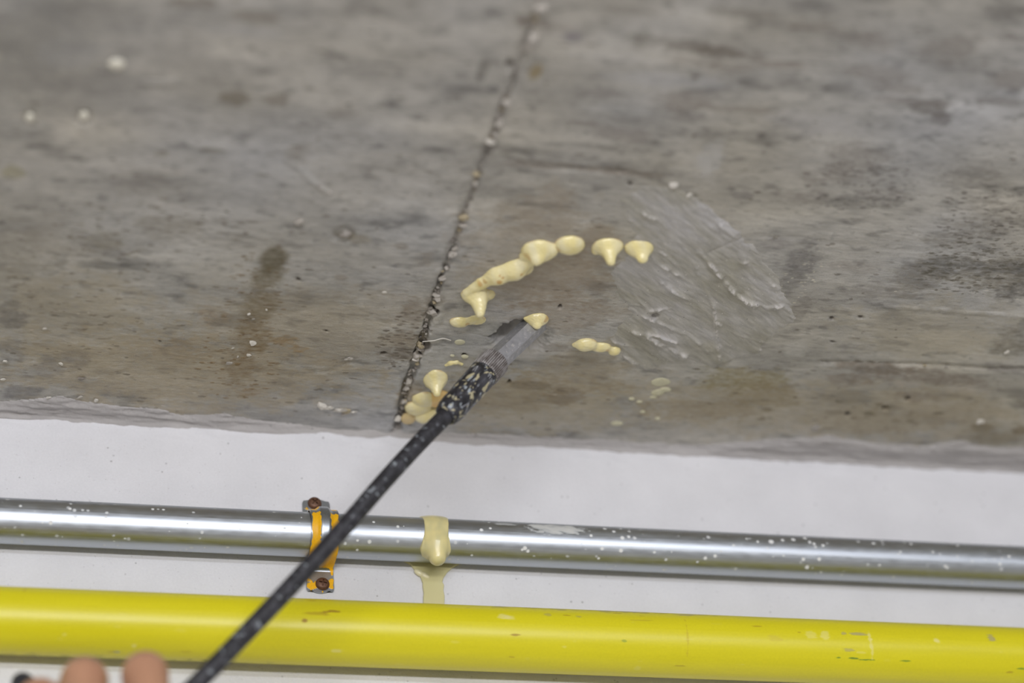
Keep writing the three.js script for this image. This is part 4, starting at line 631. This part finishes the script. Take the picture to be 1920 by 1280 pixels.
// foam that ran over the conduit and down the wall
{
  const xc = [0.3145, 2.5135][0], wTop = 0.0082, wLow = 0.0066;
  const sdf = (x, y, z) => {
    const dy = y - YS, dz = z - RS, r = Math.hypot(dy, dz), a = Math.atan2(dy, dz), t = clamp((a + 1.2) / 2.8);
    const hw = mix(wLow, wTop, t * t) + 0.0006 * noise(a * 3, 7), q = (x - xc - 0.0006 * Math.sin(a * 2)) / hw;
    let d = Math.max(r - RS - 0.0013 * Math.sqrt(clamp(1 - q * q, 0, 1)) - 0.0002, (Math.abs(q) - 1) * hw, RS - 0.0015 - r, -a - 1.35, a - 2.2);
    d = smin(d, cap(x, y, z, [xc + 0.0002, YS - RS * 0.62, RS * 1.76], [xc + 0.0004, YS - RS * 1.25, RS * 1.62], 0.0056, 0.0050), 0.005);
    d = smin(d, ell(x, y, z, [xc - 0.0004, YS - RS * 0.80, RS * 1.55], [0.0080, 0.003, 0.004]), 0.005);
    return Math.max(d, RS - 0.001 - r);
  };
  const geo = sdfGeo(sdf, [xc, YS - 0.002, RS + 0.002], [0.024, 0.024, 0.024], 96, (x, y, z) => { const n = fbm(x * 200, y * 120, 2); return [0, 1, 2].map((q) => mix([0.66, 0.60, 0.30][q], foamBase[q], clamp(0.4 + n))); });
  tag(obj('foam_collar', geo, foamMat), 'band of yellow foam wrapped over the silver conduit with a blunt drip', 'foam');
  const L = [[0.3001, 2.5133], [0.3039, 2.5107], [0.3071, 2.5066], [0.3085, 2.5045], [0.3102, 2.5014], [0.3103, 2.4983], [0.3107, 2.4962], [0.3103, 2.4937], [0.311, 2.4917], [0.31, 2.4892], [0.3102, 2.4843], [0.3207, 2.4841], [0.3218, 2.4904], [0.3208, 2.4939], [0.322, 2.4974], [0.3206, 2.4995], [0.322, 2.5024], [0.3242, 2.5067], [0.3282, 2.5101], [0.3328, 2.5132], [0.3294, 2.5177], [0.3044, 2.5178]];
  const sh = new THREE.Shape(L.map(([x, y], i) => new THREE.Vector2(x + (i % 2 ? 0.0003 : -0.0003), y)));
  const eg = new THREE.ExtrudeGeometry(sh, { depth: 0.0008, bevelEnabled: true, bevelThickness: 0.0006, bevelSize: 0.0006, bevelSegments: 3 });
  const run = thing('foam_run', 'flat dried run of foam down the white wall below the conduit', 'foam', [0, 0, 0]);
  obj('run_sheet', eg, new THREE.MeshPhysicalMaterial({ color: new THREE.Color().setRGB(0.62, 0.57, 0.30), roughness: 0.35, clearcoat: 0.3, clearcoatRoughness: 0.2 }), run);
  const lip = [[0.3084, 2.5047], [0.3114, 2.5031], [0.3231, 2.5062]];
  for (const [x, y] of lip.slice(0, 2)) { const e = new THREE.SphereGeometry(1, 20, 14); const o = obj('bead', e, foamMat.clone(), run); o.material.vertexColors = false; o.material.color.setRGB(0.78, 0.72, 0.46); o.position.set(x, y, 0.001); o.scale.set(0.0034, 0.0018, 0.0016); o.rotation.z = -0.6; }
}

// ---------------------------------------------------------------- injection hose, coupling and nozzle
const V3 = (a) => new THREE.Vector3(...a);
const blackTex = (chips, w, h, k0, kk) => {
  const cvA = new Float32Array(w * h * 3), rough = new Float32Array(w * h), R = { A: kk };
  for (let j = 0; j < h; j++) for (let i = 0; i < w; i++) {
    const k = j * w + i, u = i / w * k0[0], v = j / h * k0[1], s = fbm(u * 2.2, v * 1.0, 4), f = fbm(u * 9, v * 4, 3), g = clamp(0.16 + 0.9 * s + 0.35 * f) * R.A;
    const m = clamp(g), w2 = sstep(0.22, 0.40, fbm(u * 3.1 + 20, v * 1.6 + 4, 4)) * 0.75;
    const b = [33, 32, 36], gy = [84, 84, 90], wh = [168, 176, 180];
    for (let q = 0; q < 3; q++) { let c = mix(b[q], gy[q], m); c = mix(c, wh[q], w2 * kk); if (chips) { const p = sstep(0.23, 0.27, fbm(u * 2.6 + 50, v * 2.0 + 9, 3)); c = mix(c, [176, 168, 136][q], p); } cvA[k * 3 + q] = c; }
    rough[k] = 0.5 + 0.2 * f;
  }
  return { cvA, rough, w, h };
};
const toTex = (t) => tex(t.w, t.h, (d) => { for (let k = 0; k < t.w * t.h; k++) { for (let q = 0; q < 3; q++) d[k * 4 + q] = clamp(t.cvA[k * 3 + q], 0, 255); d[k * 4 + 3] = 255; } }, true);
{
  const tip = V3([0.3615, 2.6055, 0.1128]), A = V3([0.3348, 2.5759, 0.1137]), Bc = V3([0.3042, 2.5365, 0.1165]);
  const axis = Bc.clone().sub(A).normalize();         // from the hole back along the coupling
  const hose = thing('injection_hose', 'black rubber hose smeared with grey, running to the hole in the concrete', 'hose', [0, 0, 0]);
  const q = new THREE.Quaternion().setFromUnitVectors(new THREE.Vector3(0, 1, 0), axis);
  const along = (g, p) => { g.applyQuaternion(q); g.translate(p.x, p.y, p.z); return g; };
  const pts = [Bc.clone().addScaledVector(axis, -0.01), Bc.clone().addScaledVector(axis, 0.004), V3([0.2908, 2.5208, 0.1163]), V3([0.2668, 2.4921, 0.1136]), V3([0.2456, 2.4658, 0.1096]), V3([0.2197, 2.4349, 0.1048]), V3([0.1944, 2.4058, 0.1013]), V3([0.1682, 2.3766, 0.0977]), V3([0.1479, 2.363, 0.0791]), V3([0.1134, 2.3442, 0.0512])];
  const e = pts.at(-1); pts.push(new THREE.Vector3(e.x - 0.05, e.y - 0.12, e.z + 0.02), new THREE.Vector3(e.x - 0.10, e.y - 0.5, e.z + 0.03), new THREE.Vector3(e.x - 0.12, 1.0, e.z + 0.04), new THREE.Vector3(e.x - 0.14, 0.25, e.z + 0.06), new THREE.Vector3(e.x - 0.10, 0.012, e.z + 0.25), new THREE.Vector3(e.x + 0.3, 0.006, e.z + 0.7));
  const curve = new THREE.CatmullRomCurve3(pts, false, 'centripetal');
  const tube = new THREE.TubeGeometry(curve, 700, 0.0047, 22); const L = curve.getLength();
  { const u = tube.attributes.uv; for (let i = 0; i < u.count; i++) u.setXY(i, u.getX(i) * L / 0.34, u.getY(i)); }
  const ht = blackTex(false, 2048, 128, [34, 3], 1);
  obj('hose_tube', tube, new THREE.MeshStandardMaterial({ map: toTex(ht), roughness: 0.55 }), hose);
  // coupling: crimped rear, printed sleeve, knurled front
  const len = A.distanceTo(Bc), prof = [[0.0052, len + 0.004], [0.0066, len + 0.003], [0.0076, len - 0.001], [0.0079, len - 0.006], [0.0077, len - 0.012], [0.0080, len - 0.018], [0.0081, len * 0.62], [0.0081, len * 0.36], [0.0083, len * 0.30], [0.0081, len * 0.28]].map((p) => new THREE.Vector2(...p));
  const sl = along(new THREE.LatheGeometry(prof, 48), A);
  const ct = blackTex(true, 1024, 512, [6, 6], 1.25);
  // scraps of white lettering left on the sleeve
  const stroke = (x0, y0, x1, y1, wd, cl = [206, 208, 210]) => { const n = 60; for (let s = 0; s <= n; s++) { const cx = mix(x0, x1, s / n), cy = mix(y0, y1, s / n); for (let j = -wd; j <= wd; j++) for (let i = -wd; i <= wd; i++) { const k = (clamp((cy + j) | 0, 0, ct.h - 1)) * ct.w + ((((cx + i) | 0) + ct.w) % ct.w); for (let c = 0; c < 3; c++) ct.cvA[k * 3 + c] = cl[c]; } } };
  for (const cx of [90, 350, 610, 870]) for (const [dx, cy] of [[0, 380], [60, 392]]) { const x = cx + dx; stroke(x, cy, x + 14, cy + 26, 1); stroke(x + 14, cy + 26, x + 28, cy, 1); stroke(x + 36, cy + 4, x + 36, cy + 24, 1); }
  for (const [x, y] of [[200, 170], [560, 200], [840, 150], [420, 130]]) { stroke(x, y, x + 70, y + 46, 3, [158, 160, 166]); stroke(x + 70, y + 46, x + 100, y - 10, 3, [150, 152, 158]); }
  obj('coupling_sleeve', sl, new THREE.MeshStandardMaterial({ map: toTex(ct), roughness: 0.38 }), hose).userData.label = 'black coupling sleeve chipped and splashed with cream paint';
  const nk = 192, kn = gridGeo(nk + 1, 9, (i, j) => {
    const a = i / nk * Math.PI * 2, y = [0.000, 0.0006, 0.0016, 0.004, 0.0075, 0.0105, 0.0125, 0.0132, 0.0134][j] + len * 0.28 - 0.0134, gr = j > 1 && j < 7 ? 0.00028 * Math.max(-0.4, Math.cos(a * 44)) : 0, r = [0.0062, 0.0076, 0.0083, 0.0084, 0.0084, 0.0084, 0.0084, 0.0083, 0.0076][j] + gr;
    return [Math.cos(a) * r, y, Math.sin(a) * r, i / nk, j / 8];
  }, false);
  const kt = tex(512, 64, (d, w, h) => { for (let j = 0; j < h; j++) for (let i = 0; i < w; i++) { const k = (j * w + i) * 4, rg = Math.cos(i / w * Math.PI * 88), p = clamp(0.45 + 0.5 * rg + 0.9 * fbm(i * 0.05, j * 0.06, 3)), b = [84, 76, 72], c = [206, 204, 204]; for (let q = 0; q < 3; q++) d[k + q] = mix(b[q], c[q], p * 0.8); d[k + 3] = 255; } }, true);
  obj('knurled_collar', along(kn, A), new THREE.MeshStandardMaterial({ map: kt, roughness: 0.5, metalness: 0.4 }), hose).userData.label = 'ribbed collar caked with pale dust';
  // six-sided metal nozzle pushed into the hole
  const ax2 = tip.clone().sub(A).normalize(), nl = tip.distanceTo(A) + 0.024, sh = new THREE.Shape();
  for (let i = 0; i < 6; i++) { const a = i / 6 * Math.PI * 2 + 0.62; sh[i ? 'lineTo' : 'moveTo'](Math.cos(a) * 0.0062, Math.sin(a) * 0.0062); } sh.closePath();
  const hx = new THREE.ExtrudeGeometry(sh, { depth: nl, bevelEnabled: true, bevelThickness: 0.0006, bevelSize: 0.0003, bevelSegments: 2, steps: 1 });
  const up = new THREE.Quaternion().setFromUnitVectors(new THREE.Vector3(0, 0, 1), ax2); hx.applyQuaternion(up); const st = A.clone().addScaledVector(axis, 0.004); hx.translate(st.x, st.y, st.z);
  const dust = tex(256, 256, (d, w, h) => { for (let j = 0; j < h; j++) for (let i = 0; i < w; i++) { const k = (j * w + i) * 4, f = fbm(i * 0.03, j * 0.03, 4), p = 0.6 * sstep(0.34, 0.42, fbm(i * 0.05 + 9, j * 0.05, 3)), v = 170 * (1 + 0.14 * f); d[k] = mix(v, 214, p); d[k + 1] = mix(v * 1.0, 212, p); d[k + 2] = mix(v * 1.02, 206, p); d[k + 3] = 255; } }, true);
  dust.repeat.set(40, 40);
  obj('nozzle', hx, new THREE.MeshStandardMaterial({ map: dust, roughness: 0.42, metalness: 0.7 }), hose).userData.label = 'six-sided dull metal nozzle';
}

// ---------------------------------------------------------------- hand below the yellow pipe and the rod it grips
{
  const PIP = [[0.1379, 2.3643, 0.1244], [0.1092, 2.3643, 0.1161], [0.0885, 2.3585, 0.1058], [0.0718, 2.3519, 0.0896]];   // index, middle, ring, little
  const rad = [0.0112, 0.0114, 0.0106, 0.0092], add = (p, d) => [p[0] + d[0], p[1] + d[1], p[2] + d[2]];
  const MCP = PIP.map((p, i) => add(p, [[0.002, 0, -0.001, -0.003][i], -0.044 + [0, -0.001, 0.002, 0.008][i], 0.013]));
  const DIP = PIP.map((p) => add(p, [0.003, -0.008, -0.027])), TIP = DIP.map((p) => add(p, [0.003, -0.022, 0.004]));
  const wrist = add(MCP[1], [0.004, -0.088, 0.022]), elbow = add(wrist, [-0.05, -0.21, 0.13]);
  const thumb = [add(MCP[0], [0.004, -0.056, 0.010]), add(MCP[0], [0.026, -0.026, -0.008]), add(PIP[0], [0.022, -0.040, -0.026]), add(PIP[0], [0.000, -0.038, -0.038])];
  const B = [];
  for (let i = 0; i < 4; i++) { const r = rad[i]; B.push([MCP[i], PIP[i], r * 1.02, r, 0.004], [PIP[i], DIP[i], r * 0.96, r * 0.86, 0.003], [DIP[i], TIP[i], r * 0.86, r * 0.74, 0.003], [MCP[i], add(wrist, [[0.018, 0.006, -0.008, -0.018][i], 0.004, 0]), 0.0135, 0.017, 0.012]); }
  B.push([thumb[0], thumb[1], 0.016, 0.0125, 0.008], [thumb[1], thumb[2], 0.0118, 0.0108, 0.004], [thumb[2], thumb[3], 0.0105, 0.0088, 0.003]);
  const armB = [[add(wrist, [0.012, 0, 0]), add(elbow, [0.01, 0, 0]), 0.022, 0.036, 0.015], [add(wrist, [-0.012, 0, 0]), add(elbow, [-0.01, 0, 0]), 0.022, 0.036, 0.015]];
  const body = [...B, ...armB];
  const sdf = (x, y, z) => { let d = 1; for (const [a, b, ra, rb, k] of body) d = smin(d, cap(x, y, z, a, b, ra, rb), k); return d + 0.0003 * noise(x * 260 + z * 90, y * 260); };
  const lo = [Math.min(PIP[3][0], elbow[0]) - 0.05, 0, 0], c1 = [(PIP[0][0] + PIP[3][0]) / 2 + 0.006, PIP[1][1] - 0.062, PIP[1][2]];
  const skin = (x, y, z) => { const n = fbm(x * 90, y * 90 + z * 60, 3); return [0.47 + 0.08 * n, 0.245 + 0.05 * n, 0.145 + 0.03 * n]; };
  const cut = wrist[1] + 0.012, handOnly = (x, y, z) => Math.max(sdf(x, y, z), cut - y), armOnly = (x, y, z) => Math.max(sdf(x, y, z), y - cut);
  const hg = sdfGeo(handOnly, c1, [0.092, 0.092, 0.092], 76, skin), ac = [(wrist[0] + elbow[0]) / 2, (wrist[1] + elbow[1]) / 2, (wrist[2] + elbow[2]) / 2];
  const ag = sdfGeo(armOnly, ac, [0.16, 0.16, 0.16], 56, skin);
  const person = thing('person', 'bare hand and forearm gripping a black rod just below the yellow pipe', 'person', [0, 0, 0]);
  obj('body', mergeGeometries([hg, ag]), new THREE.MeshPhysicalMaterial({ vertexColors: true, roughness: 0.42, clearcoat: 0.3, clearcoatRoughness: 0.3 }), person);
  const dirv = V3(elbow).sub(V3(wrist)).normalize(), slv = new THREE.LatheGeometry([[0.046, 0], [0.049, 0.004], [0.050, 0.02], [0.054, 0.12], [0.056, 0.16], [0.053, 0.16], [0.047, 0.02], [0.0455, 0.002], [0.046, 0]].map((p) => new THREE.Vector2(...p)), 40);
  { const p = slv.attributes.position; for (let i = 0; i < p.count; i++) { const a = Math.atan2(p.getZ(i), p.getX(i)), f = 1 + 0.05 * Math.sin(a * 3 + p.getY(i) * 60); p.setXYZ(i, p.getX(i) * f, p.getY(i), p.getZ(i) * f); } slv.computeVertexNormals(); }
  slv.applyQuaternion(new THREE.Quaternion().setFromUnitVectors(new THREE.Vector3(0, 1, 0), dirv)); const sp = V3(wrist).addScaledVector(dirv, 0.13); slv.translate(sp.x, sp.y, sp.z);
  obj('sleeve', slv, new THREE.MeshStandardMaterial({ color: 0x3c4350, roughness: 0.9 }), person);
  const ra = V3([0.082, 2.3831, 0.0774]), rb = V3(add(PIP[0], [0.014, -0.019, -0.0125])), rm = V3(add(PIP[1], [0.0, -0.019, -0.0125]));
  const rc = new THREE.CatmullRomCurve3([ra, rm, rb]), rg = [new THREE.TubeGeometry(rc, 40, 0.0058, 20)];
  for (const p of [ra, rb]) { const s = new THREE.SphereGeometry(0.0058, 20, 14); s.translate(p.x, p.y, p.z); rg.push(s); }
  tag(obj('black_rod', mergeGeometries(rg), new THREE.MeshStandardMaterial({ color: 0x2c2c31, roughness: 0.5 })), 'short black rod with a rounded end held in the fist', 'rod');
}

scene.traverse((o) => { if (o.isMesh) o.castShadow = o.receiveShadow = true; });
renderer.render(scene, camera);
